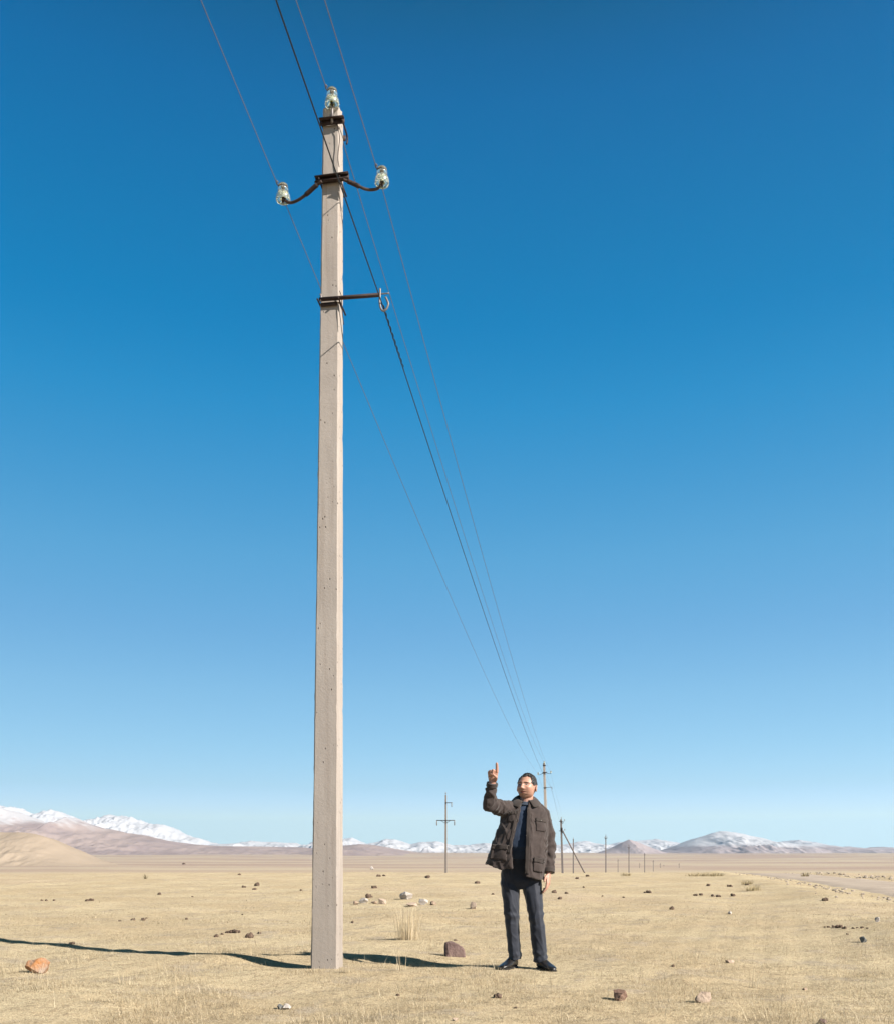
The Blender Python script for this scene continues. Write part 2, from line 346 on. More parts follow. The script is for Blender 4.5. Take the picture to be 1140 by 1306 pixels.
# ------------------------------------------------------------------ mountains and hills
def fbm(x, y, wl_, seed, oct_=5, ridged=False):
    z = 0; a = 1; tot = 0
    for o in range(oct_):
        q = wav(x, y, wl_ / 2 ** o, (seed + o * 3) % 20) * 1.6
        z = z + a * ((1 - 2 * np.abs(q)) if ridged else q); tot += a; a *= .52
    return z / tot
def rangemesh(name, dist, prof, depth, m, spur, seed, nu=700, nv=120, front=1.2, base=-30, jag=.0, amp=1.0):
    px = np.array([p[0] for p in prof], float); py = np.array([p[1] for p in prof], float)
    u = np.linspace(px[0], px[-1], nu); X = (u - CX) / FPX * dist
    ridge = CAMZ + (HZ - np.interp(u, px, py)) / FPX * dist
    ridge = ridge + jag * dist / FPX * fbm(X, X * 0 + 7.3 * seed, dist * .05, seed, 4)
    v = np.linspace(-1, 1, nv); XX, VV = np.meshgrid(X, v, indexing='ij')
    wob = .22 * fbm(XX, VV * 0 + dist, dist * .12, seed + 2, 3)
    vv = VV - wob * (1 - VV ** 2)
    YY = dist + VV * depth
    sh = np.where(vv < 0, 1 - np.abs(vv) ** front, 1 - np.abs(vv) ** 1.6)
    rg = np.broadcast_to(ridge[:, None], sh.shape)
    n = fbm(XX, YY, spur, seed, 6, True)
    n2 = fbm(XX, YY * .35, spur * .45, seed + 5, 5, True)
    hgt = np.maximum(rg - base, 0)
    ZZ = base + hgt * sh + (n * .34 + n2 * .26) * amp * hgt * np.clip(1.15 - sh, 0.02, 1) * sstep(0, .25, sh)
    tag(grid_mesh(name, np.stack([XX, YY, ZZ], -1)[:, ::-1], nu, nv, m), kind='structure')
M['snowy'] = mat_mountain('snow_and_rock', (.28, .245, .25), (.36, .31, .31), -10, 70)
M['foot'] = mat_mountain('purple_foothill', (.42, .335, .32), (.50, .40, .365), 205, 285, .8, 1.6)
M['farsnow'] = mat_mountain('far_snow', (.42, .36, .36), (.5, .42, .41), -60, 0)
M['brown'] = mat_mountain('brown_mountain', (.47, .405, .41), (.55, .475, .47), 75, 120, 1.0, 1.2)
M['knoll'] = mat('tan_hillside', (.46, .37, .285), 1, (.52, .43, .33), .02, coords='Generated', spec=.05)
rangemesh('snow_mountains', 10000, [(-420, 1045), (-250, 1020), (-120, 1035), (-40, 1022), (0, 1028), (20, 1033), (38, 1043), (60, 1035), (70, 1037), (90, 1048), (118, 1045), (128, 1041), (150, 1041), (168, 1044), (185, 1052), (213, 1054), (228, 1062), (243, 1069), (258, 1070), (275, 1077), (300, 1076), (320, 1073), (345, 1075), (372, 1075), (385, 1079), (400, 1072), (430, 1072), (450, 1069), (468, 1076), (482, 1074), (492, 1070), (506, 1072), (525, 1077), (540, 1075), (556, 1074), (578, 1078), (600, 1077), (616, 1075), (640, 1079), (665, 1076), (690, 1079), (715, 1078), (740, 1074), (760, 1076), (790, 1080), (860, 1090), (930, 1094)], 1500, M['snowy'], 700, 3, 1000, 160, 1.0, 0, .9)
rangemesh('far_mountains', 11500, [(640, 1092), (690, 1079), (720, 1077), (745, 1073), (772, 1078), (800, 1074), (812, 1073), (838, 1071), (856, 1074), (880, 1078), (920, 1080), (960, 1079), (990, 1076), (1017, 1072), (1042, 1076), (1063, 1081), (1100, 1090), (1200, 1093)], 1300, M['farsnow'], 900, 6, 500, 110, 1.0, 0, .7)
rangemesh('foothills', 6500, [(-420, 1030), (-200, 1046), (-60, 1036), (0, 1031), (16, 1036), (34, 1046), (52, 1050), (68, 1053), (76, 1048), (83, 1042), (96, 1049), (115, 1055), (150, 1061), (200, 1070), (245, 1077), (300, 1080), (372, 1080), (400, 1082), (433, 1079), (462, 1077), (478, 1078), (500, 1082), (530, 1087), (560, 1090), (600, 1091), (640, 1092), (700, 1091), (740, 1093)], 1500, M['foot'], 800, 9, 700, 120, .85, 0, .25, .55)
rangemesh('brown_mountains', 8500, [(690, 1093), (740, 1091), (775, 1091), (830, 1089), (855, 1084), (880, 1074), (898, 1067), (910, 1063), (922, 1060), (943, 1061), (955, 1064), (968, 1068), (992, 1074), (1010, 1076), (1042, 1078), (1063, 1081), (1077, 1080), (1094, 1083), (1110, 1082), (1126, 1080), (1150, 1082), (1250, 1078), (1400, 1085), (1500, 1092)], 1500, M['brown'], 800, 12, 700, 120, .95, 0, .5, .5)
M['bare'] = mat_mountain('bare_purple_hill', (.52, .44, .44), (.60, .51, .50), 900, 1000)
rangemesh('bare_hill', 7000, [(735, 1093), (760, 1089), (780, 1081), (791, 1075), (800, 1071), (808, 1073), (820, 1078), (842, 1086), (860, 1090), (885, 1093)], 700, M['bare'], 500, 15, 260, 80, .95, 0, .2, .25)
rangemesh('tan_hill', 1300, [(-260, 1070), (-160, 1056), (-60, 1058), (0, 1061), (20, 1061), (40, 1063), (58, 1068), (74, 1076), (86, 1083), (98, 1090), (110, 1096), (124, 1102), (150, 1110)], 160, M['knoll'], 130, 2, 420, 100, 1.0, -12, .3, .3)

# ------------------------------------------------------------------ main utility pole
PW = Vector((-1.074, 8.45, 0.0)); PROT = R(-8)
Mp = Matrix.Translation(PW) @ Matrix.Rotation(PROT, 4, 'Z'); Mpi = Mp.inverted()
def ploc(px, py, ly):                                  # photo pixel -> pole-local point on the local plane y = ly
    o = Mpi @ Vector((0, 0, CAMZ)); e = Mpi @ lift(px, py, 1.0); d = e - o
    return o + d * ((ly - o.y) / d.y)
LEAN = .056 / 7.6                                      # sideways lean of the shaft
def shaft_bm(H=7.67, w0=.245, d0=.205, w1=.150, d1=.145, lean=LEAN, sunk=.35, steps=150, chips=True):
    bm = bmesh.new(); RR = []
    for i in range(steps + 1):
        z = -sunk + (H + sunk) * i / steps; t = max(z, 0) / H
        hw = (w0 + (w1 - w0) * t) / 2; hd = (d0 + (d1 - d0) * t) / 2; c = .012; ox = lean * z
        pts = [(-hw + c, -hd), (hw - c, -hd), (hw, -hd + c), (hw, hd - c), (hw - c, hd), (-hw + c, hd), (-hw, hd - c), (-hw, -hd + c)]
        j = lambda k: (noise.noise(Vector((z * 3.1, k * 5.3, 1.7))) * .003 + min(0, noise.noise(Vector((z * 11, k * 3.3, 4))) + .25) * .012 if chips else 0)
        RR.append([Vector((x + ox + j(k), y + j(k + 9), z)) for k, (x, y) in enumerate(pts)])
    rings(bm, RR); return bm
def insulator_bm(s=1.0):                               # glass pin insulator: skirt, neck, grooved head
    bm = bmesh.new()
    lathe(bm, [(r * s, z * s) for r, z in [(.016, .105), (.016, .040), (.024, .022), (.032, .018), (.036, .026), (.041, .055), (.047, .056), (.054, .022), (.057, .004), (.062, .000), (.068, .005), (.070, .028), (.066, .054), (.055, .074), (.042, .083), (.039, .090), (.046, .097), (.052, .107), (.051, .116), (.041, .122), (.037, .128), (.041, .134), (.047, .139), (.046, .150), (.036, .160), (.012, .163)]], 28)
    return bm
INS = []                                               # local positions of the insulator bases
def make_pole():
    root = empty('utility_pole', PW, PROT)
    tag(root, 'tall tapering concrete utility pole in the foreground with rusty brackets and three glass insulators', 'utility pole', 'poles of the power line the man points at')
    obj('shaft', shaft_bm(), M['concrete'], root, True, 30)
    ox = lambda z: LEAN * z
    # top bracket: angle iron across the front, clamp behind, pin
    zt = ploc(424, 155.5, -.10).z; bm = bmesh.new()
    cx = ploc(424, 155, -.10).x
    box(bm, (cx, -.098, zt), (.225, .012, .046), None, .003); box(bm, (cx, -.122, zt + .017), (.225, .036, .011), None, .003)
    tb = obj('top_bracket', bm, M['steel'], root)
    for s in (-1, 1):
        bm = bmesh.new(); tube(bm, smoothpath([(cx + s * .095, -.12, zt - .005), (cx + s * .095, .04, zt - .005), (cx + s * .095, .075, zt - .04), (cx + s * .092, .06, zt - .085)], 5), .008, 8)
        obj('clamp_rod', bm, M['steel'], tb)
    bm = bmesh.new(); box(bm, (cx, .10, zt), (.15, .012, .05), None, .003); obj('back_plate', bm, M['steel'], tb)
    bm = bmesh.new(); ip = ploc(424, 137, -.115); tube(bm, [(ip.x, -.115, zt - .02), (ip.x, -.115, ip.z + .06)], .012, 10); obj('pin', bm, M['zinc'], tb)
    INS.append(Vector((ip.x, -.115, ip.z + .012)))
    # chipped concrete at the very top
    bm = bmesh.new()
    for k in range(5):
        r = bmesh.ops.create_icosphere(bm, subdivisions=2, radius=.025 + .012 * random.random())
        off_ = Vector((ox(7.67) + random.uniform(-.05, .05), random.uniform(-.04, .05), 7.67 + random.uniform(-.01, .012)))
        for v in r['verts']: v.co = v.co * (1 + .5 * noise.noise(v.co * 60 + off_)) + off_
    obj('broken_top', bm, M['concrete'], root)
    # crossarm channel and bent hooks
    a = ploc(402, 230, -.115); b = ploc(445, 224, -.115); bm = bmesh.new(); zc = (a.z + b.z) / 2; cc = (a.x + b.x) / 2; L = b.x - a.x
    tilt = Matrix.Rotation(-math.atan2(b.z - a.z, L), 3, 'Y')
    box(bm, (cc, -.097, zc), (L, .010, .058), tilt, .003); box(bm, (cc, -.120, zc + .0235), (L, .034, .010), tilt, .003); box(bm, (cc, -.120, zc - .0235), (L, .034, .010), tilt, .003)
    ca = obj('crossarm', bm, M['steel'], root)
    bm = bmesh.new(); box(bm, (ox(zc), .105, zc), (.16, .012, .05), tilt, .003)
    for s in (-1, 1): tube(bm, [(ox(zc) + s * .094, -.13, zc), (ox(zc) + s * .094, .13, zc)], .008, 8)
    obj('back_clamp', bm, M['steel'], ca)
    bm = bmesh.new(); tube(bm, smoothpath([ploc(433, 232, -.13), ploc(437, 236, -.12), ploc(439, 246, -.10)], 4), .007, 8); obj('clamp_rod', bm, M['steel'], ca)
    for path, ins in (([(411, 231), (402, 238), (392, 247), (381, 255), (371, 258.5), (364, 255), (361.5, 247)], (361.5, 256)),
                      ([(438, 229), (447, 232.5), (457, 237), (466, 241), (475, 242), (483, 239.5), (487.5, 231)], (488, 235))):
        pts = [ploc(x, y, -.13 + .07 * min(k, 4) / 4) for k, (x, y) in enumerate(path)]
        bm = bmesh.new(); tube(bm, smoothpath(pts, 6), [.0125] * (len(smoothpath(pts, 6)) - 6) + [.011] * 6, 10); obj('hook', bm, M['hook'], ca)
        bm = bmesh.new(); tube(bm, smoothpath(pts, 6)[4:14], .019, 10); obj('hook_sleeve', bm, M['steel'], ca)
        q = ploc(*ins, -.06); INS.append(Vector((pts[-1].x, -.06, q.z - .004)))
    for p in INS:
        i = obj('insulator', insulator_bm(.93), M['glass'], root, True, 50); i.location = p
        bm = bmesh.new(); tube(bm, [Vector((.037 * math.cos(t), .037 * math.sin(t), .128 + .003 * math.sin(9 * t))) for t in np.linspace(0, 2 * math.pi * .97, 24)], .005, 6)
        tube(bm, smoothpath([(-.035, -.012, .128), (-.052, -.03, .147), (-.046, -.045, .158), (-.035, -.03, .150)], 4), .005, 6)
        obj('wire_tie', bm, M['wire'], i)
        bm = bmesh.new(); tube(bm, [(0, 0, -.01), (0, 0, .13)], .012, 10); obj('pin', bm, M['hook'], i)
    # lower bracket
    a = ploc(407.5, 382, -.112); b = ploc(485, 376, -.112); bm = bmesh.new(); zc = (a.z + b.z) / 2; cc = (a.x + b.x) / 2; L = b.x - a.x
    tilt = Matrix.Rotation(-math.atan2(b.z - a.z, L), 3, 'Y')
    box(bm, (cc, -.112, zc), (L, .028, .027), tilt, .004)
    lb = obj('lower_bracket', bm, M['steel'], root)
    bm = bmesh.new(); box(bm, (ox(zc) - .005, .105, zc - .01), (.16, .012, .04), None, .003)
    for s in (-1, 1): tube(bm, [(ox(zc) + s * .094, -.14, zc - .008), (ox(zc) + s * .094, .13, zc - .012)], .008, 8)
    obj('back_clamp', bm, M['steel'], lb)
    bm = bmesh.new(); box(bm, (ox(zc), -.093, zc - .035), (.15, .006, .035), None, .002); obj('packing_plate', bm, M['hook'], lb)
    for pth, r, nm, mt in (([(409, 384), (410, 379), (409, 375)], .008, 'bolt', M['zinc']), ([(485, 368), (485, 376), (484.5, 385), (486, 393), (489, 396.5), (493, 394), (495.5, 388), (494, 383), (492, 379)], .009, 'cable_hook', M['zinc']), ([(484, 375), (496.5, 374)], .006, 'bolt', M['zinc'])):
        bm = bmesh.new(); tube(bm, smoothpath([ploc(x, y, -.118) for x, y in pth], 5), r, 8); obj(nm, bm, mt, lb)
    # thin earth wire stapled down the right edge, dark strand below, small iron bits
    bm = bmesh.new(); tube(bm, smoothpath([ploc(*q, -.098) for q in ((430, 158), (432.5, 168), (433.5, 178), (432, 192), (431.5, 203), (433, 213))], 5), .0035, 6)
    obj('thin_strand', bm, M['steel'], root); bm = bmesh.new(); tube(bm, smoothpath([ploc(*q, -.104) for q in ((433.5, 371), (436, 379), (436.5, 392), (438, 408), (439, 414))], 5), .0035, 6)
    obj('thin_strand', bm, M['steel'], root)
    for q in ((412.0, 425), (409.3, 690)):
        bm = bmesh.new(); p = ploc(*q, -.03); tube(bm, [p + Vector((.03, 0, 0)), p + Vector((-.008, 0, 0))], .017, 8); obj('bolt', bm, M['steel'], root)
    return root
pole = make_pole()
CABLE = ploc(487, 386, -.118)
for p in INS: print('INS', [round(c, 3) for c in p])

# second and third poles of the same line
def px_pole(px, ytop, ybase, H):
    Y = FPX * H / (ybase - ytop); X = (px - CX) / FPX * Y; return Vector((X, Y, CAMZ + (HZ - ybase) / FPX * Y))
p2 = copy_tree(pole); l2 = px_pole(698, 970, 1112, 7.85); p2.location = l2; p2.rotation_euler = (0, R(-2.4), PROT)
tag(p2, 'concrete utility pole rising behind the shoulder of the pointing man', 'utility pole')
M2 = Matrix.Translation(l2) @ p2.rotation_euler.to_matrix().to_4x4()
print('pole2', l2, 'ground', float(terrain(l2.x, l2.y)))

# braced anchor pole
def simple_pole(name, px, ytop, ybase, H, label, cat, group, arms=(), brace=None, lean=0, m='far_pole', w=(.24, .15), side=None):
    l = px_pole(px, ytop, ybase, H); gz = float(terrain(l.x, l.y)); sink = max(l.z - gz, 0) + .5
    root = empty(name, (l.x, l.y, min(l.z, gz + .02)), R(-9)); tag(root, label, cat, group)
    up = l.z - min(l.z, gz + .02)
    obj('shaft', shaft_bm(H + up, w[0], w[0] * .85, w[1], w[1] * .9, lean / H, .6, 8, False), M[m], root, True, 30)
    for (z, half, drops) in arms:
        z += up; bm = bmesh.new(); box(bm, (lean * z / H, -.13, z), (half * 2, .08, .09), None, .01); a = obj('crossarm', bm, M['steel'], root)
        bm = bmesh.new()
        for s in (-1, 1): tube(bm, [(s * half * .55, -.13, z), (0, -.13, z - .35 if drops >= 0 else z + .45)], .03, 6)
        obj('strut', bm, M['steel'], a)
        for s in (-1, 1):
            bm = bmesh.new()
            if drops > 0:
                tube(bm, [(s * half * .96, -.13, z), (s * half * .96, -.13, z - drops)], .05, 8)
                for q in range(4): lathe(bm, [(.05, -.02), (.10, 0), (.05, .03)], 10, (s * half * .96, -.13, z - drops * (.4 + .15 * q)))
            else:
                tube(bm, [(s * half * .96, -.13, z), (s * half * .96, -.13, z + .12)], .02, 6); lathe(bm, [(.06, 0), (.075, .03), (.05, .1), (.04, .18), (.01, .2)], 10, (s * half * .96, -.13, z + .12))
            obj('insulator', bm, M['far_pole'], root)
    bm = bmesh.new(); lathe(bm, [(.02, -.1), (.02, .15), (.075, .16), (.06, .25), (.04, .32), (.01, .34)], 10, (lean, -.02, H + up)); obj('insulator', bm, M['far_pole'], root)
    if side:
        z, L = side; bm = bmesh.new(); box(bm, (L / 2, -.13, z + up), (L + .1, .08, .08), None, .01); a = obj('crossarm', bm, M['steel'], root)
        bm = bmesh.new(); tube(bm, [(L * .96, -.13, z + up), (L * .96, -.13, z + up - .5)], .05, 8); obj('insulator', bm, M['far_pole'], a)
    if brace:
        q = px_pole(brace[0], ytop, ybase, H); bx = (brace[0] - px) / FPX * l.y
        zb = (ybase - brace[1]) / FPX * l.y + up; zt_ = H * brace[2] + up
        bm = bmesh.new(); tube(bm, [(lean * .8, -.1, zt_), (bx, -.5, zb - .4)], .1, 8); obj('brace', bm, M[m], root)
        bm = bmesh.new(); box(bm, (lean * .8, -.12, zt_), (.34, .3, .3), None, .02); obj('brace_clamp', bm, M['steel'], root)
    return root
sp = simple_pole('braced_utility_pole', 717, 1045, 1111, 7.6, 'dark anchor pole propped by a long slanting brace right of the man', 'utility pole', 'poles of the power line the man points at', arms=((7.3, .28, 0), (5.9, .32, 0)), brace=(747, 1114, .82), lean=-.22, m='far_wood', w=(.30, .26))
simple_pole('utility_pole', 730.5, 1070, 1111.5, 7.6, 'thin plain pole standing between the braced pole and its slanting brace', 'utility pole', 'poles of the power line the man points at', m='far_wood', w=(.30, .24))
LB = 'poles of the second line across the plain'
simple_pole('transmission_pole', 568.5, 1014, 1110, 9.2, 'pole with a wide level crossarm standing between the foreground pole and the man', 'utility pole', LB, arms=((6.1, 1.12, .62),), side=(8.25, .75), m='far_pole', w=(.28, .18))
simple_pole('transmission_pole', 772, 1066, 1113, 9.2, 'tallest thin pole standing on its own right of the slanting brace', 'utility pole', LB, arms=((8.6, .35, 0),), m='far_wood', w=(.30, .24))
simple_pole('transmission_pole', 801.5, 1078, 1113, 9.2, 'thin pole before the small bare purple hill, second right of the brace', 'utility pole', LB, arms=((8.4, .5, 0),), m='far_wood', w=(.31, .26))
simple_pole('transmission_pole', 821.5, 1088, 1113, 9.2, 'short distant pole just right of the bare purple hill top', 'utility pole', LB, arms=((8.4, .5, 0),), m='far_wood', w=(.36, .30))
for x, yt in ((787.6, 1096), (815, 1101), (832.5, 1097), (841.5, 1101), (846, 1103), (865.5, 1101)):
    simple_pole('transmission_pole', x, yt, 1112.5, 9.2, 'tiny far pole among the cluster of poles fading toward the valley', 'utility pole', 'tiny far poles in the valley', arms=((8.0, .9, 0),), m='far_pole', w=(.48, .40))

# ------------------------------------------------------------------ wires
prev = Vector((-1.074 - .1392 * 52, 8.45 - .9903 * 52, 0))
def wire(label, a, b, c, r, sag1, sag2, m, extra=None, back=0.0, sag0=.55):
    bm = bmesh.new(); dirv = (b - a); pre = a - Vector((math.sin(R(8)), math.cos(R(8)), 0)) * 52 + Vector((back, 0, .1)); pts = []
    for p, q, s, n in ((pre, a, sag0, 60), (a, b, sag1, 70), (b, c, sag2, 30)):
        for k in range(n + (q is c)):
            t = k / n; pts.append(p.lerp(q, t) - Vector((0, 0, 4 * s * t * (1 - t))))
    tube(bm, pts, r, 6)
    if extra: extra(bm, a)
    return tag(obj('power_cable' if m == 'cable' else 'power_line_wire', bm, M[m]), label, 'cable' if m == 'cable' else 'wire', 'wires strung along the power line')
p3 = px_pole(717, 1045, 1111, 7.6)
tops = [Vector((0, 0, 7.4)), Vector((-.6, 0, 6.6)), Vector((.6, 0, 6.6))]
lbl = ['thin grey wire on the glass insulator at the very top of the pole', 'thin grey wire on the left hook insulator of the foreground pole', 'thin grey wire on the right hook insulator of the foreground pole']
for k, p in enumerate(INS):
    o_ = Vector((-.04, 0, .128))
    wire(lbl[k], Mp @ (p + o_), M2 @ (p + o_), p3 + tops[k], .0037, .66, .5, 'wire', None, 1.6 if k == 1 else 0.0, .3 if k == 1 else .55)
def spiral(bm, a):
    d = (M2 @ CABLE - a).normalized(); x, y = frame(d)
    for s in range(1):
        tube(bm, [a + d * (.02 + 1.0 * t) + Vector((0, 0, -.035 * t)) + (x * math.cos(t * 60) + y * math.sin(t * 60)) * .009 for t in np.linspace(0, 1, 140)], .004, 5)
wire('thicker black cable carried by the low side bracket of the foreground pole', Mp @ CABLE, M2 @ CABLE, p3 + Vector((.2, 0, 5.6)), .0050, .62, .5, 'cable', spiral, .9)

# ------------------------------------------------------------------ the man
MX, MY = .704, 8.45
man = None
def J(px, py, dy=0):                                   # photo pixel at depth MY+dy -> point in the man's own frame
    p = lift(px, py, MY + dy); return Vector((p.x - MX, p.y - MY, p.z))
def hand_bm(bm, wrist, ax, pn, up, curls, thumb, s=1.0, palm=.092, fl=1.0):
    ax, pn, up = ax.normalized(), pn.normalized(), up.normalized()   # index side, palm normal, toward the fingers
    W = lambda a, b, c: wrist + (ax * a + pn * b + up * c) * s
    n = 14; RR = []
    for t, hw, hd, oy in ((-.035, .027, .021, 0), (0, .027, .021, 0), (.02, .031, .019, .001), (.045, .038, .018, .002), (.075, .041, .015, .001), (palm, .039, .012, 0), (palm + .006, .030, .007, 0)):
        RR.append([W(hw * math.cos(2 * math.pi * k / n), oy + hd * math.sin(2 * math.pi * k / n), t) for k in range(n)])
    rings(bm, RR)
    base = [(.030, palm - .004, (.040, .025, .021)), (.010, palm + .001, (.044, .028, .022)), (-.010, palm - .002, (.041, .026, .021)), (-.029, palm - .010, (.032, .020, .018))]
    for f, (a, z0, seg) in enumerate(base):
        p = (a, 0.0, z0); ang_ = 0; r = .0115 if f < 3 else .0100
        for k, L in enumerate(seg):
            if f == 0: L *= fl; r *= 1 + .12 * (fl < 1) * (k == 0)
            ang_ += R(curls[f][k]); q = (p[0] * (1 - .06), p[1] + math.sin(ang_) * L, p[2] + math.cos(ang_) * L)
            capsule(bm, W(*p), r * s, W(*q), r * .93 * s, 10); p = q; r *= .92
    tp = [W(*q) for q in thumb]
    for k in range(len(tp) - 1): capsule(bm, tp[k], (.0125 - .0015 * k) * s, tp[k + 1], (.011 - .001 * k) * s, 10)
HC = J(671.5, 1003.6, .0); HR = Matrix.Rotation(R(-31), 3, 'Z') @ Matrix.Rotation(R(-5), 3, 'X') @ Matrix.Rotation(R(2), 3, 'Y')
HS = (.079, .098, .112)
def gauss(p, c, s): return math.exp(-.5 * sum(((p[i] - c[i]) / s[i]) ** 2 for i in range(3)))
BUMPS = [((0, -.094, .004), (.009, .04, .022), (0, -.012, 0)), ((0, -.098, -.022), (.013, .04, .011), (0, -.019, 0)), ((.014, -.092, -.028), (.008, .03, .008), (0, -.007, 0)), ((-.014, -.092, -.028), (.008, .03, .008), (0, -.007, 0)),
         ((.032, -.085, .012), (.016, .04, .009), (0, .015, 0)), ((-.032, -.085, .012), (.016, .04, .009), (0, .015, 0)), ((.032, -.085, .010), (.010, .04, .006), (0, -.008, 0)), ((-.032, -.085, .010), (.010, .04, .006), (0, -.008, 0)), ((.032, -.085, -.008), (.014, .04, .005), (0, -.004, 0)), ((-.032, -.085, -.008), (.014, .04, .005), (0, -.004, 0)),
         ((.030, -.09, .031), (.022, .04, .007), (0, -.008, 0)), ((-.030, -.09, .031), (.022, .04, .007), (0, -.008, 0)),
         ((.050, -.065, -.020), (.022, .03, .022), (.006, -.007, 0)), ((-.050, -.065, -.020), (.022, .03, .022), (-.006, -.007, 0)),
         ((0, -.09, -.051), (.02, .04, .006), (0, -.009, 0)), ((0, -.09, -.067), (.019, .04, .006), (0, -.011, 0)), ((0, -.09, -.058), (.024, .04, .0030), (0, .006, 0)),
         ((0, -.08, -.098), (.022, .04, .016), (0, -.010, -.003)), ((0, -.09, -.080), (.02, .04, .007), (0, .004, 0)), ((.055, -.02, -.075), (.025, .05, .025), (.006, 0, -.004)), ((-.055, -.02, -.075), (.025, .05, .025), (-.006, 0, -.004))]
def head_shape(nv):
    x, y, z = nv.x * HS[0], nv.y * HS[1], nv.z * HS[2]
    if z < 0: k = (-z / HS[2]); x *= 1 - .10 * k ** 2; y *= (1 - (.42 * k if y > 0 else .02 * k))
    else: k = z / HS[2]; x *= 1 + .05 * math.sin(k * 3.1); y *= 1 + .06 * math.sin(k * 3.1) * (1 if y > 0 else .35)
    if y < 0: y *= .96
    p = Vector((x, y, z)); o = p.copy()
    for c, s, d in BUMPS:
        if o.y < 0: p += Vector(d) * gauss(o, (c[0], o.y * .5 + c[1] * .5, c[2]), s)
    return p
def head_bm(bm):
    r = bmesh.ops.create_icosphere(bm, subdivisions=6, radius=1.0)
    for v in r['verts']: v.co = HC + HR @ head_shape(v.co)
    for s in (-1, 1):
        r = bmesh.ops.create_icosphere(bm, subdivisions=3, radius=1.0)
        for v in r['verts']:
            q = Vector((v.co.x * .009, v.co.y * .019, v.co.z * .032)); q.y += q.z * .25
            q.x += .008 * max(0, math.hypot(v.co.y, v.co.z) - .5); v.co = HC + HR @ (Vector((s * .086, .012, -.012)) + Matrix.Rotation(R(s * 22), 3, 'Z') @ Vector((s * q.x, q.y, q.z)))
SH_R, EL_R, WR_R = J(650, 1034, .01), J(623.5, 1026, -.16), J(627.3, 998.5, -.24)
SH_L, EL_L, WR_L = J(692, 1038, .02), J(700.5, 1076, .05), J(699, 1113, -.03)
HIP_R, KN_R, AN_R = J(653, 1112, .02), J(652, 1168, -.01), J(656, 1222, .03)
HIP_L, KN_L, AN_L = J(681, 1113, .02), J(684, 1172, -.05), J(688.5, 1226, -.06)
def ell(c, rx, ry, n=28, p=2.4, yaw=0):
    out = []
    for k in range(n):
        a = 2 * math.pi * k / n; ca, sa = math.cos(a), math.sin(a)
        x = rx * math.copysign(abs(ca) ** (2 / p), ca); y = ry * math.copysign(abs(sa) ** (2 / p), sa)
        out.append(Vector((c.x + x * math.cos(yaw) - y * math.sin(yaw), c.y + x * math.sin(yaw) + y * math.cos(yaw), c.z)))
    return out
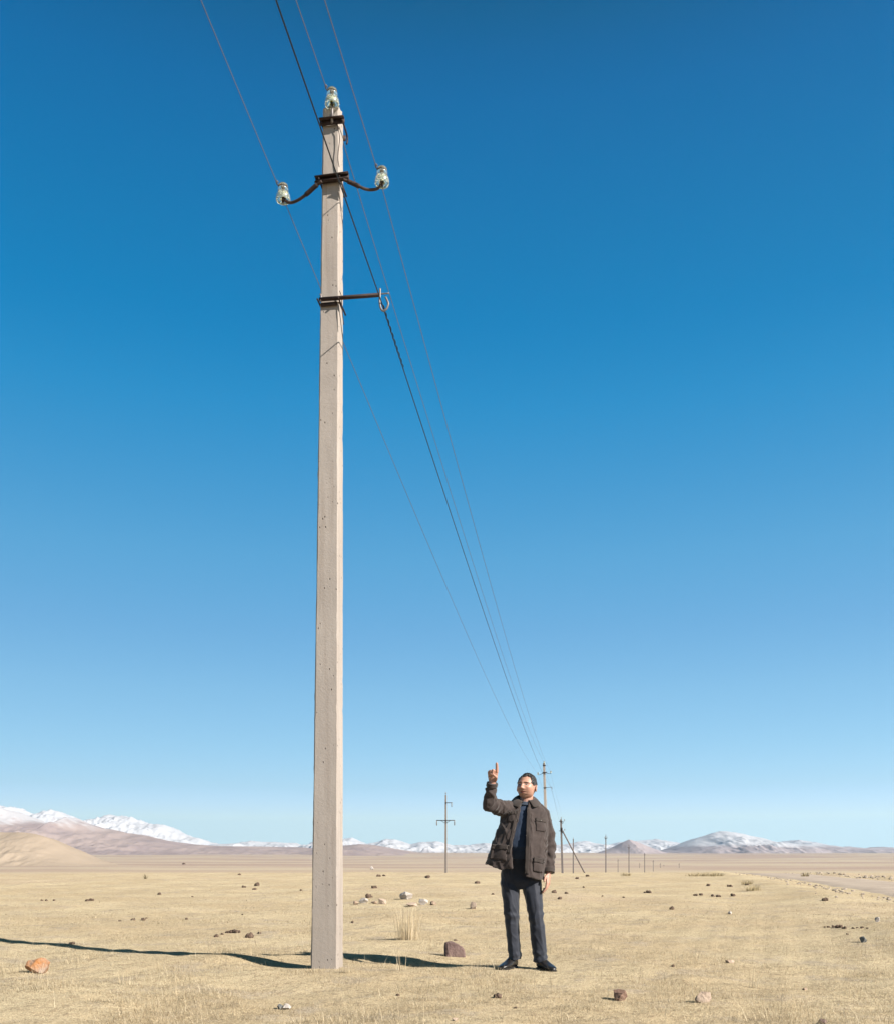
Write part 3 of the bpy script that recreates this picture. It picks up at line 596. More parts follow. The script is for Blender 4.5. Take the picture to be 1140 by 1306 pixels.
def build_body():
    bm = bmesh.new(); head_bm(bm)
    capsule(bm, J(670, 1030, .02), .062, HC + Vector((.004, .018, -.05)), .056, 18)
    rings(bm, [ell(J(670, 1025, .025), .08, .05), ell(J(670, 1032, .02), .15, .075), ell(J(671, 1045, .01), .165, .095), ell(J(670, 1075, .02), .145, .085), ell(J(667, 1100, .025), .13, .07), ell(J(666, 1118, .025), .13, .07)])
    for a, b, c, ra, rb, rc in ((SH_R, EL_R, WR_R, .048, .038, .026), (SH_L, EL_L, WR_L, .048, .038, .026)):
        capsule(bm, a, ra, b, rb); capsule(bm, b, rb, c, rc)
    for a, b, c in ((HIP_R, KN_R, AN_R), (HIP_L, KN_L, AN_L)): capsule(bm, a, .062, b, .045); capsule(bm, b, .045, c, .035)
    up = (J(629.5, 972, -.27) - WR_R).normalized(); pn = (Vector((-.25, -1, .15)) - up * up.dot(Vector((-.25, -1, .15)))).normalized(); ax = up.cross(pn); ax = ax if ax.x > 0 else -ax
    hand_bm(bm, WR_R, ax, pn, up, [(4, 4, 3), (78, 98, 60), (84, 100, 62), (88, 98, 60)], [(.026, .006, .022), (.036, .030, .048), (.018, .048, .066), (-.004, .046, .070)], 1.12, fl=.76)
    up = (J(698.2, 1134, -.07) - WR_L).normalized(); pn = Vector((-.85, .35, 0)); pn = (pn - up * up.dot(pn)).normalized(); ax = up.cross(pn); ax = ax if ax.y < 0 else -ax
    hand_bm(bm, WR_L + up * .01, ax, pn, up, [(10, 16, 10), (16, 22, 12), (20, 26, 14), (24, 28, 16)], [(.024, .004, .020), (.044, .016, .045), (.046, .022, .078)], 1.02)
    me = remesh(bm, .0024, 1, .4)
    ca = me.color_attributes.new('tint', 'FLOAT_COLOR', 'POINT'); Hi = HR.inverted(); vals = np.empty((len(me.vertices), 4), np.float32)
    skin = Vector((.45, .258, .185)); fine = Vector((.40, .20, .145)); dark = Vector((.018, .014, .013)); lip = Vector((.30, .115, .09))
    for i, v in enumerate(me.vertices):
        c = skin.lerp(fine, .5 + .5 * noise.noise(v.co * 28)) if v.co.z < 1.45 or (v.co - HC).length > .2 else skin.lerp(fine, .3 + .3 * noise.noise(v.co * 20))
        p = Hi @ (v.co - HC)
        if p.length < .16 and p.y < -.03:
            for s in (-1, 1):
                dx = (p.x * s - .032)
                ez = p.z - .0105 + 14 * dx * dx
                if abs(dx) < .0150 and -.0040 < ez < .0036: c = dark if (math.hypot(dx - .001 * s, ez * .9) < .0062 or ez > .0012) else Vector((.42, .37, .34))
                elif abs(dx) < .017 and -.0065 < ez < .0062: c = c * .72
                if abs(dx) < .021 and abs(p.z - .0285 + .10 * abs(dx) + dx * .05) < .0040 + .0016 * noise.noise(p * 300): c = dark.lerp(skin, .22)
            if abs(p.x) < .021 and abs(p.z + .058) < .009 * (1 - (p.x / .024) ** 2) + .001: c = lip
            if abs(p.x) < .02 and abs(p.z + .058) < .0016: c = lip * .45
            ch = math.exp(-((abs(p.x) - .045) / .022) ** 2 - ((p.z + .022) / .022) ** 2); c = c.lerp(Vector((.47, .19, .13)), .35 * ch) if c is not dark else c
        vals[i] = (c.x * .70, c.y * .70, c.z * .70, 1)
    ca.data.foreach_set('color', vals.ravel())
    return me
body_me = build_body()
man = link('person', body_me, mat_attr('skin', .5, .4, .12)); man.location = (MX, MY, 0)
tag(man, 'man in brown jacket and dark trousers standing with one arm raised, pointing a finger upward', 'person')

M['jacket'] = mat_cloth('brown_jacket_cloth', (.060, .043, .039), (.078, .057, .051))
M['seam'] = mat_cloth('brown_jacket_trim', (.052, .039, .034), (.066, .050, .043))
M['sweater'] = mat_cloth('navy_knit', (.020, .040, .085), (.026, .052, .105), 900, bump=.3)
M['collarknit'] = mat_cloth('blue_knit_collar', (.05, .075, .12), (.07, .10, .15))
M['trousers'] = mat_cloth('charcoal_navy_trousers', (.014, .019, .035), (.019, .025, .043), 900, .7, .15, .25)
M['leather'] = mat('black_shoe_leather', (.016, .015, .015), .32, (.028, .025, .024), 12, bump=.15, spec=.5)
M['sole'] = mat('shoe_sole', (.012, .011, .010), .8, (.03, .027, .022), 20)
M['hair'] = mat('black_hair', (.008, .007, .007), .42, (.016, .013, .012), 90, bump=.8, bscale=160, spec=.5, stretch=(1, 1, .3))
M['button'] = mat('dull_buttons', (.10, .085, .075), .4, (.14, .12, .10), 40)

# hair cap
def build_hair():
    bm = bmesh.new(); bmesh.ops.create_icosphere(bm, subdivisions=6, radius=1.0); kill = []
    for v in bm.verts:
        nv = v.co.copy(); p = head_shape(nv)
        front = max(0, -nv.y)
        side = abs(nv.x)
        line = .080 - .070 * float(sstep(.52, .97, side)) if nv.y < -.10 else .006 - .050 * float(sstep(.12, .85, nv.y))
        if -.10 <= nv.y < .22: line = max(line, .006 + .012 * math.exp(-((nv.y - .1) / .08) ** 2))
        line += .008 * noise.noise(p * 60) + .012 * noise.noise(p * 170)
        if p.z < float(line): kill.append(v)
        t = .0025 + .010 * min(1, max(0, (p.z - float(line)) / .06)) * (.35 + .65 * max(0, nv.z)) + .004 * noise.noise(p * 35) + .0045 * noise.noise(Vector((p.x * 150, p.y * 150, p.z * 60)))
        v.co = HC + HR @ (p + nv * t + Vector((0, 0, .004 * max(0, nv.z))))
    bmesh.ops.delete(bm, geom=kill, context='VERTS')
    bmesh.ops.solidify(bm, geom=bm.faces[:], thickness=.006)
    return obj('hair', bm, M['hair'], man)
build_hair()

# trousers
def leg_rings(bm, path):
    RR = []
    for (c, rx, ry, yaw) in path:
        r = ell(c, rx, ry, 32, 2.2, yaw)
        for k in range(32):                            # pressed crease down the front
            a = 2 * math.pi * k / 32
            d = abs(((a - 1.5 * math.pi + math.pi) % (2 * math.pi)) - math.pi)
            if d < .3: r[k] += Vector((math.sin(yaw), -math.cos(yaw), 0)) * .007 * (1 - d / .3)
        RR.append(r)
    rings(bm, RR)
def build_trousers():
    bm = bmesh.new()
    leg_rings(bm, [(J(652, 1106, .02), .085, .095, 0), (J(650, 1122, .02), .086, .096, -.1), (J(650.5, 1136, .015), .080, .092, -.15), (J(651.5, 1152, 0), .071, .083, -.2), (J(652, 1166, -.01), .064, .074, -.2), (J(653, 1182, 0), .060, .07, -.25), (J(654.5, 1200, .015), .0565, .068, -.3), (J(656, 1214, .02), .055, .072, -.3), (J(656.3, 1223.5, .02), .054, .074, -.3)])
    leg_rings(bm, [(J(678, 1106, .02), .088, .095, 0), (J(677.5, 1122, .02), .090, .096, .1), (J(678.5, 1136, 0), .082, .092, .2), (J(681, 1152, -.03), .073, .083, .25), (J(683.2, 1170, -.05), .064, .074, .3), (J(684.8, 1184, -.05), .063, .071, .3), (J(686.5, 1204, -.05), .062, .069, .35), (J(688, 1218, -.055), .061, .073, .35), (J(688.2, 1227, -.055), .058, .074, .35)])
    rings(bm, [ell(J(666, 1086, .02), .148, .092), ell(J(665, 1105, .02), .156, .098), ell(J(664.3, 1118, .02), .168, .102), ell(J(664, 1128, .018), .155, .095), ell(J(663.5, 1134, .02), .09, .07)])
    me = remesh(bm, .0055, 2, .4)
    kz = (J(0, 1170).z, J(0, 1220).z, J(0, 1122).z)
    def f(co, n):
        k = 0.0
        for z0, wd, amp, fr in ((kz[0], .08, .005, 62), (kz[1], .06, .005, 70), (kz[2], .08, .005, 50)):
            wgt = math.exp(-((co.z - z0) / wd) ** 2)
            k += amp * wgt * math.sin(fr * (co.z + .35 * co.x * (1 if co.x < 0 else -1)) + 3 * noise.noise(co * 7))
        rd = abs(noise.noise(Vector((co.x * 14 + co.z * 6, co.y * 14, co.z * 6)))); k += .0035 * max(0, 1 - rd * 5)
        return k + .005 * noise.noise(Vector((co.x * 14, co.y * 14, co.z * 5)))
    displace(me, f); return link('trousers', me, M['trousers'], man)
build_trousers()

# sweater
def build_sweater():
    bm = bmesh.new()
    rings(bm, [ell(J(668.5, 1025.5, .012), .066, .062), ell(J(669, 1030, .008), .10, .078), ell(J(669, 1037, .003), .150, .096), ell(J(668, 1050, -.005), .160, .110), ell(J(666, 1066, -.014), .163, .124), ell(J(664, 1080, -.010), .166, .124), ell(J(663, 1090, .008), .160, .108), ell(J(663, 1096, .015), .15, .090)])
    me = remesh(bm, .006, 3, .5)
    def f(co, n): return .006 * noise.noise(Vector((co.x * 9, co.y * 9, co.z * 4 + co.x * 6))) + .003 * noise.noise(co * 24)
    displace(me, f); o = link('sweater', me, M['sweater'], man); 
    bm = bmesh.new()
    for q in range(2):
        c = J(668.3, 1024.8 + 2.6 * q, .010 - .010 * q); tube(bm, [p + Vector((0, 0, -.18 * (c.y - p.y - .03) * -1)) for p in ell(c, .064 + .010 * q, .060 + .010 * q, 28, 2)] + [ell(c, .064 + .01 * q, .06 + .01 * q, 28, 2)[0]], .009, 8)
    obj('sweater_collar', bm, M['collarknit'], man)
    return o
build_sweater()

# jacket
RINGS = [(1020, 657.5, 681.5, .060, .025), (1023.5, 652, 687.5, .082, .02), (1028, 646, 694, .102, .015), (1034, 641.5, 698.5, .118, .01), (1042, 638.5, 699.5, .128, .005), (1052, 636.5, 698.5, .140, -.005), (1064, 632.5, 697.5, .152, -.015), (1076, 628.5, 696.5, .160, -.02), (1088, 624.5, 695.5, .166, -.02), (1100, 621, 694, .172, -.015), (1111, 618, 693, .176, -.01)]
OPL = ([1020, 1030, 1040, 1060, 1085, 1111], [662, 662.5, 661, 656, 650.5, 650.5]); OPR = ([1020, 1030, 1050, 1072, 1111], [673, 671.5, 670.5, 670, 668])
def hem(px, front): return float(np.interp(px, [618, 637, 651, 668, 693], [1101, 1110, 1107, 1117.5, 1123])) if front else float(np.interp(px, [618, 693], [1102, 1121]))
def jacket_rings(inset):
    RR = []; n = 72; D = []
    for i in range(len(RINGS) * 5 - 4):
        a = RINGS[i // 5]; b = RINGS[min(i // 5 + 1, len(RINGS) - 1)]; t = (i % 5) / 5
        py, xl, xr, ry, yc = [a[k] + (b[k] - a[k]) * t for k in range(5)]
        cx, hx = (xl + xr) / 2, (xr - xl) / 2 - inset * 142; ry -= inset
        ol = float(np.interp(py, *OPL)); orr = float(np.interp(py, *OPR)); row = []; pw = 2.3
        def ang_for(x): 
            c = max(-1, min(1, (x - cx) / hx)); return math.acos(math.copysign(abs(c) ** (pw / 2), c))
        a0 = 2 * math.pi - ang_for(orr); a1 = 2 * math.pi - ang_for(ol)      # front is at 3pi/2
        # walk from right front edge round the back to the left front edge
        for k in range(n + 1):
            u = k / n; aa = a0 + (a1 - 2 * math.pi - a0) * 0 + u * (2 * math.pi - (a0 - a1) * -1 * -1) if False else a0 + u * (2 * math.pi + a1 - a0)
            ca, sa = math.cos(aa), math.sin(aa)
            x = cx + hx * math.copysign(abs(ca) ** (2 / pw), ca); y = yc + ry * math.copysign(abs(sa) ** (2 / pw), sa)
            s = (py - 1020) / 91; pyy = 1020 + s * (hem(x, sa < 0) - 1020)
            e = min(u, 1 - u) * n                                            # lapel edges stand a little proud
            yy = y - .009 * math.exp(-(e / 2.5) ** 2)
            p = J(x, pyy, 0); row.append(Vector((p.x, yy, p.z)))
        RR.append(row)
    return RR
def build_jacket():
    bm = bmesh.new(); O = jacket_rings(0); I = jacket_rings(.016); nr, nc = len(O), len(O[0])
    vo = [[bm.verts.new(p) for p in r] for r in O]; vi = [[bm.verts.new(p) for p in r] for r in I]
    for i in range(nr - 1):
        for k in range(nc - 1):
            bm.faces.new((vo[i][k], vo[i][k + 1], vo[i + 1][k + 1], vo[i + 1][k])); bm.faces.new((vi[i][k], vi[i + 1][k], vi[i + 1][k + 1], vi[i][k + 1]))
        for k in (0, nc - 1):
            f = (vo[i][k], vo[i + 1][k], vi[i + 1][k], vi[i][k]); bm.faces.new(f if k == 0 else tuple(reversed(f)))
    for i in (0, nr - 1):
        for k in range(nc - 1):
            f = (vo[i][k], vi[i][k], vi[i][k + 1], vo[i][k + 1]); bm.faces.new(f if i == 0 else tuple(reversed(f)))
    # sleeves
    wr = WR_R.lerp(EL_R, .02)
    capsule(bm, SH_R + Vector((.015, .0, .005)), .082, SH_R.lerp(EL_R, .55), .074, 20); capsule(bm, SH_R.lerp(EL_R, .5), .074, EL_R, .062, 20); capsule(bm, EL_R, .062, wr, .046, 20, flat1=True)
    capsule(bm, EL_R + Vector((-.006, 0, -.012)), .058, EL_R.lerp(WR_R, .3), .056, 16)
    wl2 = WR_L.lerp(EL_L, .02)
    capsule(bm, SH_L + Vector((-.012, 0, -.008)), .078, EL_L, .062, 20); capsule(bm, EL_L, .061, wl2, .052, 20, flat1=True)
    capsule(bm, SH_L + Vector((-.02, .0, .0)), .07, J(680, 1026, .02), .05, 16); capsule(bm, SH_R + Vector((.02, .0, .01)), .07, J(659, 1025, .02), .05, 16)
    me = remesh(bm, .0058, 2, .45)
    axR = (WR_R - EL_R).normalized(); axL = (WR_L - EL_L).normalized(); uR = (EL_R - SH_R).normalized()
    def f(co, n):
        k = .0030 * noise.noise(Vector((co.x * 11, co.y * 11, co.z * 6))) + .0020 * noise.noise(co * 26)
        rd = abs(noise.noise(Vector((co.x * 9 + co.z * 4, co.y * 9, co.z * 3.2 - co.x * 2)))); k += .0075 * max(0, 1 - rd * 5) - .002
        rd = abs(noise.noise(Vector((co.x * 16 - co.z * 9, co.y * 14, co.z * 9 + 5)))); k += .0045 * max(0, 1 - rd * 5) - .001
        if co.x < EL_R.x + .13 and co.z > EL_R.z - .1:                       # raised sleeve: bunched folds
            s = (co - EL_R).dot(axR); k += .0042 * math.sin(70 * s + 7 * noise.noise(co * 8)) * sstep(-.02, .05, s) * (1 - sstep(.17, .21, s))
            q = (co - SH_R).dot(uR); k += .006 * math.sin(55 * q + 7 * noise.noise(co * 7)) * math.exp(-((q - .12) / .09) ** 2)
        if co.x > .155 and co.z < SH_L.z - .05:
            s = (co - EL_L).dot(axL); k += .0055 * math.sin(78 * s + 4 * noise.noise(co * 9)) * math.exp(-((s - .10) / .14) ** 2) + .004 * math.sin(60 * s) * math.exp(-((s + .05) / .08) ** 2)
        if co.x < .16 and co.z < 1.35: k += .006 * math.sin(26 * co.x + 5 * noise.noise(Vector((co.x * 5, co.y * 5, co.z * 2.0)))) * float(sstep(1.3, .95, co.z) if False else max(0, min(1, (1.35 - co.z) / .4)))
        return float(k)
    displace(me, f); return link('jacket', me, M['jacket'], man)
jacket = build_jacket()
me = jacket.data; bvh = BVHTree.FromPolygons([v.co.copy() for v in me.vertices], [tuple(p.vertices) for p in me.polygons])
camL = Vector((-MX, -MY, CAMZ))
def hit(px, py):
    d = (J(px, py, 0) - camL).normalized(); loc, n, i, t = bvh.ray_cast(camL, d)
    if loc is None or loc.y > .12: return None
    return loc, n
def patch(name, quad, off, thick, m, nx=14, ny=8, parent=None, puff=0):
    (x0, y0), (x1, y1), (x2, y2), (x3, y3) = quad; H = []
    for j in range(ny + 1):
        v = j / ny; row = []
        for i in range(nx + 1):
            u = i / nx; row.append(hit((x0 * (1 - u) + x1 * u) * (1 - v) + (x3 * (1 - u) + x2 * u) * v, (y0 * (1 - u) + y1 * u) * (1 - v) + (y3 * (1 - u) + y2 * u) * v))
        ys = sorted(h[0].y for h in row if h)
        if ys: row = [h if h and abs(h[0].y - ys[len(ys) // 2]) < .03 else None for h in row]
        H.append(row)
    flat = [(j, i) for j in range(ny + 1) for i in range(nx + 1) if H[j][i]]; G = []
    for j in range(ny + 1):
        v = j / ny; row = []
        for i in range(nx + 1):
            u = i / nx; h = H[j][i]; p = lift((x0 * (1 - u) + x1 * u) * (1 - v) + (x3 * (1 - u) + x2 * u) * v, (y0 * (1 - u) + y1 * u) * (1 - v) + (y3 * (1 - u) + y2 * u) * v, 1.0)
            if not h:                                   # off the cloth: carry on at the depth of the nearest point on it
                jj, ii = min(flat, key=lambda q: (q[0] - j) ** 2 * 4 + (q[1] - i) ** 2); n = H[jj][ii]; h = (J((x0 * (1 - u) + x1 * u) * (1 - v) + (x3 * (1 - u) + x2 * u) * v, (y0 * (1 - u) + y1 * u) * (1 - v) + (y3 * (1 - u) + y2 * u) * v, n[0].y), Vector((0, -1, 0)))
            row.append(h[0] + h[1] * (off + puff * math.sin(math.pi * u) * math.sin(math.pi * v)))
        G.append(row)
    for _ in range(5):                                  # relax so the patch lies smooth
        G = [[(G[j][i] * 2 + G[max(j - 1, 0)][i] + G[min(j + 1, ny)][i] + G[j][max(i - 1, 0)] + G[j][min(i + 1, nx)]) / 6 if 0 < j < ny and 0 < i < nx else G[j][i] for i in range(nx + 1)] for j in range(ny + 1)]
    bm = bmesh.new(); vv = [[bm.verts.new(p) for p in r] for r in G]
    for j in range(ny):
        for i in range(nx): bm.faces.new((vv[j][i], vv[j + 1][i], vv[j + 1][i + 1], vv[j][i + 1]))
    o = obj(name, bm, m, parent or man, True, 40); sm = o.modifiers.new('thickness', 'SOLIDIFY'); sm.thickness = thick; sm.offset = -1; return o
def dot(name, px, py, r, m, parent):
    h = hit(px, py)
    if not h: return
    bm = bmesh.new(); rr = bmesh.ops.create_icosphere(bm, subdivisions=2, radius=1.0); q = h[1].to_track_quat('Z', 'Y').to_matrix()
    for v in rr['verts']: v.co = h[0] + h[1] * .012 + q @ Vector((v.co.x * r, v.co.y * r, v.co.z * r * .4))
    obj(name, bm, m, parent)
# pockets, flaps, plackets (children of the jacket)
def J2(*a, **k): return patch(*a, parent=jacket, **k)
J2('chest_pocket', ((683.0, 1046), (694.0, 1047.5), (694.2, 1061), (683.2, 1059.5)), .005, .006, M['jacket'], puff=.006)
fl = J2('pocket_flap', ((682.4, 1043.2), (694.6, 1044.8), (694.8, 1049.2), (682.6, 1047.4)), .013, .007, M['seam'])
J2('chest_pocket', ((648.5, 1037), (657.0, 1037.5), (655.5, 1049), (647.5, 1048)), .005, .006, M['jacket'], puff=.005)
J2('pocket_flap', ((648.2, 1034.4), (657.6, 1034.6), (657.2, 1038.4), (647.8, 1038)), .013, .007, M['seam'])
lp = J2('hip_pocket', ((679.5, 1096), (692.0, 1098.5), (691.5, 1113.5), (679.0, 1111)), .008, .008, M['jacket'], puff=.012)
J2('pocket_flap', ((678.8, 1092.6), (692.6, 1096.0), (692.4, 1101.0), (678.8, 1098.4)), .020, .008, M['seam'])
J2('hip_pocket', ((627.5, 1080), (646.5, 1081.5), (645.5, 1098), (624, 1095)), .006, .007, M['jacket'], puff=.010)
J2('pocket_flap', ((627.5, 1077.0), (647.5, 1078.5), (647.2, 1083.5), (626.2, 1082)), .016, .008, M['seam'])
J2('front_placket', ((671.6, 1030), (676.2, 1031), (673.8, 1115), (668.6, 1114.5)), .006, .006, M['seam'], nx=6, ny=40)
J2('front_placket', ((657.6, 1034), (661.2, 1033), (650.2, 1088), (646.4, 1088)), .006, .006, M['seam'], nx=6, ny=30)
for px, py in ((682.3, 1096.5), (688.8, 1047.2), (672.8, 1048), (672.2, 1066), (671.6, 1084), (671, 1102), (650.5, 1036.8), (640.5, 1081), (648.2, 1079)): dot('button', px, py, .0075, M['button'], jacket)
# collar: folded shirt-type collar, two wings round the neck
def build_collar():
    bm = bmesh.new()
    prof = [(0.0, 1.0)]
    for s in (-1, 1):
        G = []
        for k in range(15):
            u = k / 14; a = -math.pi / 2 + s * (R(20) + u * R(160))          # from front to nape
            c = J(669.3, 1024, .014); rad_ = Vector((math.cos(a), math.sin(a), 0)); row = []
            lift_ = .022 + .022 * u
            for q, (dr, dz) in enumerate(((.002, -.024), (.006, .008), (.009, .030 + .012 * u), (.018, .038 + .012 * u), (.036, .026 + .008 * u), (.060 + .016 * (1 - u), -.002 - .016 * (1 - u)))):
                rx = .070 + dr; ryy = .066 + dr
                p = c + Vector((rad_.x * rx, rad_.y * ryy, dz + lift_ - .045 * (1 - u)))
                if q == 5: p += Vector((s * .012, 0, -.014)) * (1 - u) ** 2
                row.append(p)
            G.append(row)
        vv = [[bm.verts.new(p) for p in r] for r in G]
        for i in range(14):
            for j in range(5):
                f = (vv[i][j], vv[i + 1][j], vv[i + 1][j + 1], vv[i][j + 1]); bm.faces.new(f if s > 0 else tuple(reversed(f)))
    bmesh.ops.remove_doubles(bm, verts=bm.verts[:], dist=.002); bmesh.ops.recalc_face_normals(bm, faces=bm.faces[:])
    o = obj('collar', bm, M['seam'], jacket); sm = o.modifiers.new('thickness', 'SOLIDIFY'); sm.thickness = .007; sm.offset = 0; sb = o.modifiers.new('smooth', 'SUBSURF'); sb.levels = sb.render_levels = 1; return o
build_collar()
def cuff(c, d, r):
    bm = bmesh.new(); capsule(bm, c - d * .028, r + .002, c + d * .004, r, 22, True, True); bmesh.ops.bevel(bm, geom=bm.edges[:0], offset=.001) if False else None
    obj('cuff', bm, M['seam'], jacket, True, 40)
cuff(WR_R.lerp(EL_R, .02), (WR_R - EL_R).normalized(), .049); cuff(WR_L.lerp(EL_L, .02), (WR_L - EL_L).normalized(), .055)

# shoes
def shoe(heel, head_, gz=0.0):
    d = Vector((head_[0], head_[1], 0)).normalized(); x = Vector((d.y, -d.x, 0)); L = .285
    def sec(t, hw, z0, z1, n=18):
        out = []
        for k in range(n):
            a = 2 * math.pi * k / n; ca, sa = math.cos(a), math.sin(a)
            out.append(heel + d * (t * L) + x * hw * math.copysign(abs(ca) ** .8, ca) + Vector((0, 0, z0 + (z1 - z0) * (.5 + .5 * math.copysign(abs(sa) ** .7, sa)))))
        return out
    bm = bmesh.new(); rings(bm, [sec(t, hw, .012, h) for t, hw, h in ((0, .018, .05), (.02, .030, .085), (.12, .037, .105), (.3, .040, .105), (.42, .041, .088), (.55, .045, .070), (.7, .047, .056), (.85, .041, .046), (.95, .028, .038), (1.0, .012, .028))])
    me = remesh(bm, .005, 2); o = link('shoe', me, M['leather'], man)
    bm = bmesh.new(); rings(bm, [sec(t, hw, -.004, .017) for t, hw in ((-.01, .016), (.02, .032), (.15, .039), (.35, .038), (.5, .043), (.7, .050), (.86, .044), (.97, .030), (1.02, .012))]); obj('sole', bm, M['sole'], o)
    bm = bmesh.new()
    for q in range(3):
        c = heel + d * (.38 + .08 * q) * L; tube(bm, smoothpath([c + x * .03 + Vector((0, 0, .075 - .012 * q)), c + Vector((0, 0, .100 - .014 * q)), c - x * .03 + Vector((0, 0, .075 - .012 * q))], 3), .003, 6)
    obj('laces', bm, M['sole'], o)
shoe(Vector((AN_R.x + .012, AN_R.y + .05, .0)), (-.52, -.85)); shoe(Vector((AN_L.x - .01, AN_L.y + .05, 0)), (.40, -.92))

# ------------------------------------------------------------------ stones, dung, grass
def rock(name, px, py, wpx, hpx, m, label, cat, group=None, seed=1, facets=7, depth=.8, sunk=.18, tall=None, rz=None):
    p = ground_at(px, py); s = p.y / FPX; W, H = wpx * s, hpx * s; g_ = random.Random(seed)
    bm = bmesh.new(); bmesh.ops.create_icosphere(bm, subdivisions=3 if wpx < 12 else 4, radius=1.0)
    planes = []
    for k in range(facets + 6):
        n = Vector((g_.gauss(0, 1), g_.gauss(0, 1), g_.gauss(0, .8))).normalized(); planes.append((n, g_.uniform(.42, .82)))
    for v in bm.verts:
        c = v.co.copy()
        for n, d in planes:
            e = c.dot(n) - d
            if e > 0: c -= n * e
        c *= 1 + .10 * noise.noise(c * 2.3 + Vector((seed, 0, 0))) + .04 * noise.noise(c * 7 + Vector((0, seed, 0)))
        v.co = c
    xs = [v.co.x for v in bm.verts]; zs = [v.co.z for v in bm.verts]
    for v in bm.verts: v.co = Vector((v.co.x / (max(xs) - min(xs)) * W, v.co.y / (max(xs) - min(xs)) * W * depth, (v.co.z - min(zs)) / (max(zs) - min(zs)) * H * (1 + sunk) - H * sunk))
    o = obj(name, bm, m, None, True, 18); o.location = p; o.rotation_euler = (0, 0, g_.uniform(-.3, .3))
    return tag(o, label, cat, group)
def stone_mat(name, a, b, sc_=9): return mat(name, a, .95, b, sc_, bump=.6, bscale=45, spec=.15)
M['orange'] = stone_mat('orange_stone', (.62, .25, .07), (.52, .42, .34), 7); M['purple'] = stone_mat('purple_brown_stone', (.20, .135, .125), (.26, .18, .16), 6)
M['white'] = stone_mat('pale_limestone', (.62, .55, .50), (.70, .64, .58)); M['tanrock'] = stone_mat('tan_stone', (.40, .29, .21), (.55, .42, .31)); M['greyrock'] = stone_mat('grey_stone', (.19, .20, .20), (.28, .28, .27)); M['peach'] = stone_mat('peach_stone', (.58, .44, .34), (.64, .51, .40))
M['gravelrock'] = stone_mat('road_rubble', (.40, .34, .28), (.62, .52, .42)); M['dung'] = stone_mat('dried_dung', (.12, .082, .062), (.22, .155, .115), 20); M['redrock'] = stone_mat('red_brown_stone', (.26, .155, .115), (.36, .24, .18))
rock('stone', 51, 1241, 31, 20, M['orange'], 'bright orange lichen-stained stone at the left edge of the picture', 'stone', seed=3)
def slab(px, py, wpx, hpx, m, label):                   # round-shouldered standing slab
    p = ground_at(px, py); s = p.y / FPX; W, H = wpx * s, hpx * s; bm = bmesh.new()
    outl = [(-.5, -.12), (.5, -.12), (.5, .22), (.44, .45), (.30, .68), (.12, .86), (-.12, .97), (-.34, 1.0), (-.45, .93), (-.49, .6), (-.5, .2)]
    RR = []
    for k, (yy, sc_) in enumerate(((-.34, .80), (-.27, .95), (-.1, 1.0), (.1, 1.0), (.27, .93), (.34, .74))):
        RR.append([Vector((x * W * sc_, yy * W, z * H * (.5 + .5 * sc_))) for x, z in outl])
    rings(bm, RR); bmesh.ops.triangulate(bm, faces=bm.faces[:]); bmesh.ops.subdivide_edges(bm, edges=bm.edges[:], cuts=3, use_grid_fill=True)
    for v in bm.verts: v.co += Vector((noise.noise(v.co * 14), noise.noise(v.co * 14 + Vector((9, 0, 0))), noise.noise(v.co * 14 + Vector((0, 9, 0))))) * .010 + Vector((noise.noise(v.co * 45), noise.noise(v.co * 45 + Vector((9, 0, 0))), 0)) * .003
    o = obj('stone', bm, m, None, True, 25); o.location = p; o.rotation_euler = (R(-6), 0, R(8)); return tag(o, label, 'rock')
slab(580, 1219, 27, 18, M['purple'], 'dark purple-brown rock between the pole and the feet of the man')
rock('stone', 791, 1276, 18, 14, M['redrock'], 'angular reddish brown stone in the foreground right of the man', 'stone', seed=5)
rock('stone', 897, 1278, 21, 14, M['peach'], 'flat peach-coloured stone at lower right', 'stone', seed=9)
rock('stone', 366, 1287, 12, 7, M['white'], 'small whitish stone lying at bottom left of the pole base', 'stone', seed=13)
rock('stone', 358, 1287, 9, 7, M['greyrock'], 'small dark stone touching the whitish stone near the bottom edge', 'stone', seed=14)
rock('stone', 1101, 1202, 9, 8, M['greyrock'], 'blue-grey block of stone near the right edge', 'stone', seed=15)
rock('stone', 1118.5, 1176, 6.5, 6.5, M['white'], 'small pale round stone near the right edge below the road', 'stone', seed=16)
rock('stone', 1048, 1306, 9, 7, M['purple'], 'dark stone cut by the bottom edge at right', 'stone', seed=17)
rock('stone', 930, 1228, 11, 4, M['peach'], 'small pale flat stone in the grass right of the man', 'stone', seed=18)
GW = 'pale stones round the tall straw tuft'
for k, (x, y, w_, h_, m_, lb) in enumerate([(517, 1147, 17, 10, 'white', 'largest and whitest stone, behind the tall straw tuft'), (540, 1154, 12, 8, 'white', 'white rounded stone at the right of the straw tuft'), (526, 1156, 13, 5, 'peach', 'low cream stone seen through the straw tuft'), (553, 1154, 8, 5, 'tanrock', 'small tan stone rightmost in the row of pale stones'), (463, 1152, 12, 7, 'white', 'pale stone at the left end of the row, near the pole'), (454, 1154, 8, 5, 'tanrock', 'tan stone nearest the pole in the row of stones'), (488, 1153, 10, 7, 'peach', 'cream stone midway between the pole and the straw tuft'), (478, 1153, 8, 4, 'tanrock', 'flat tan stone in the row left of the straw tuft')]):
    rock('stone', x, y, w_, h_, M[m_], lb, 'stone', GW, 30 + k)
rock('stone', 603, 1159, 9, 9, M['peach'], 'upright cream stone alone between the straw tuft and the man', 'stone', seed=44)
rock('stone', 580, 1302, 8, 4, M['peach'], 'tiny cream stone at the bottom edge below the purple rock', 'stone', seed=45)
rock('stone', 475, 1109, 5, 4, M['white'], 'tiny white stone far off on the plain right of the pole', 'stone', seed=46)
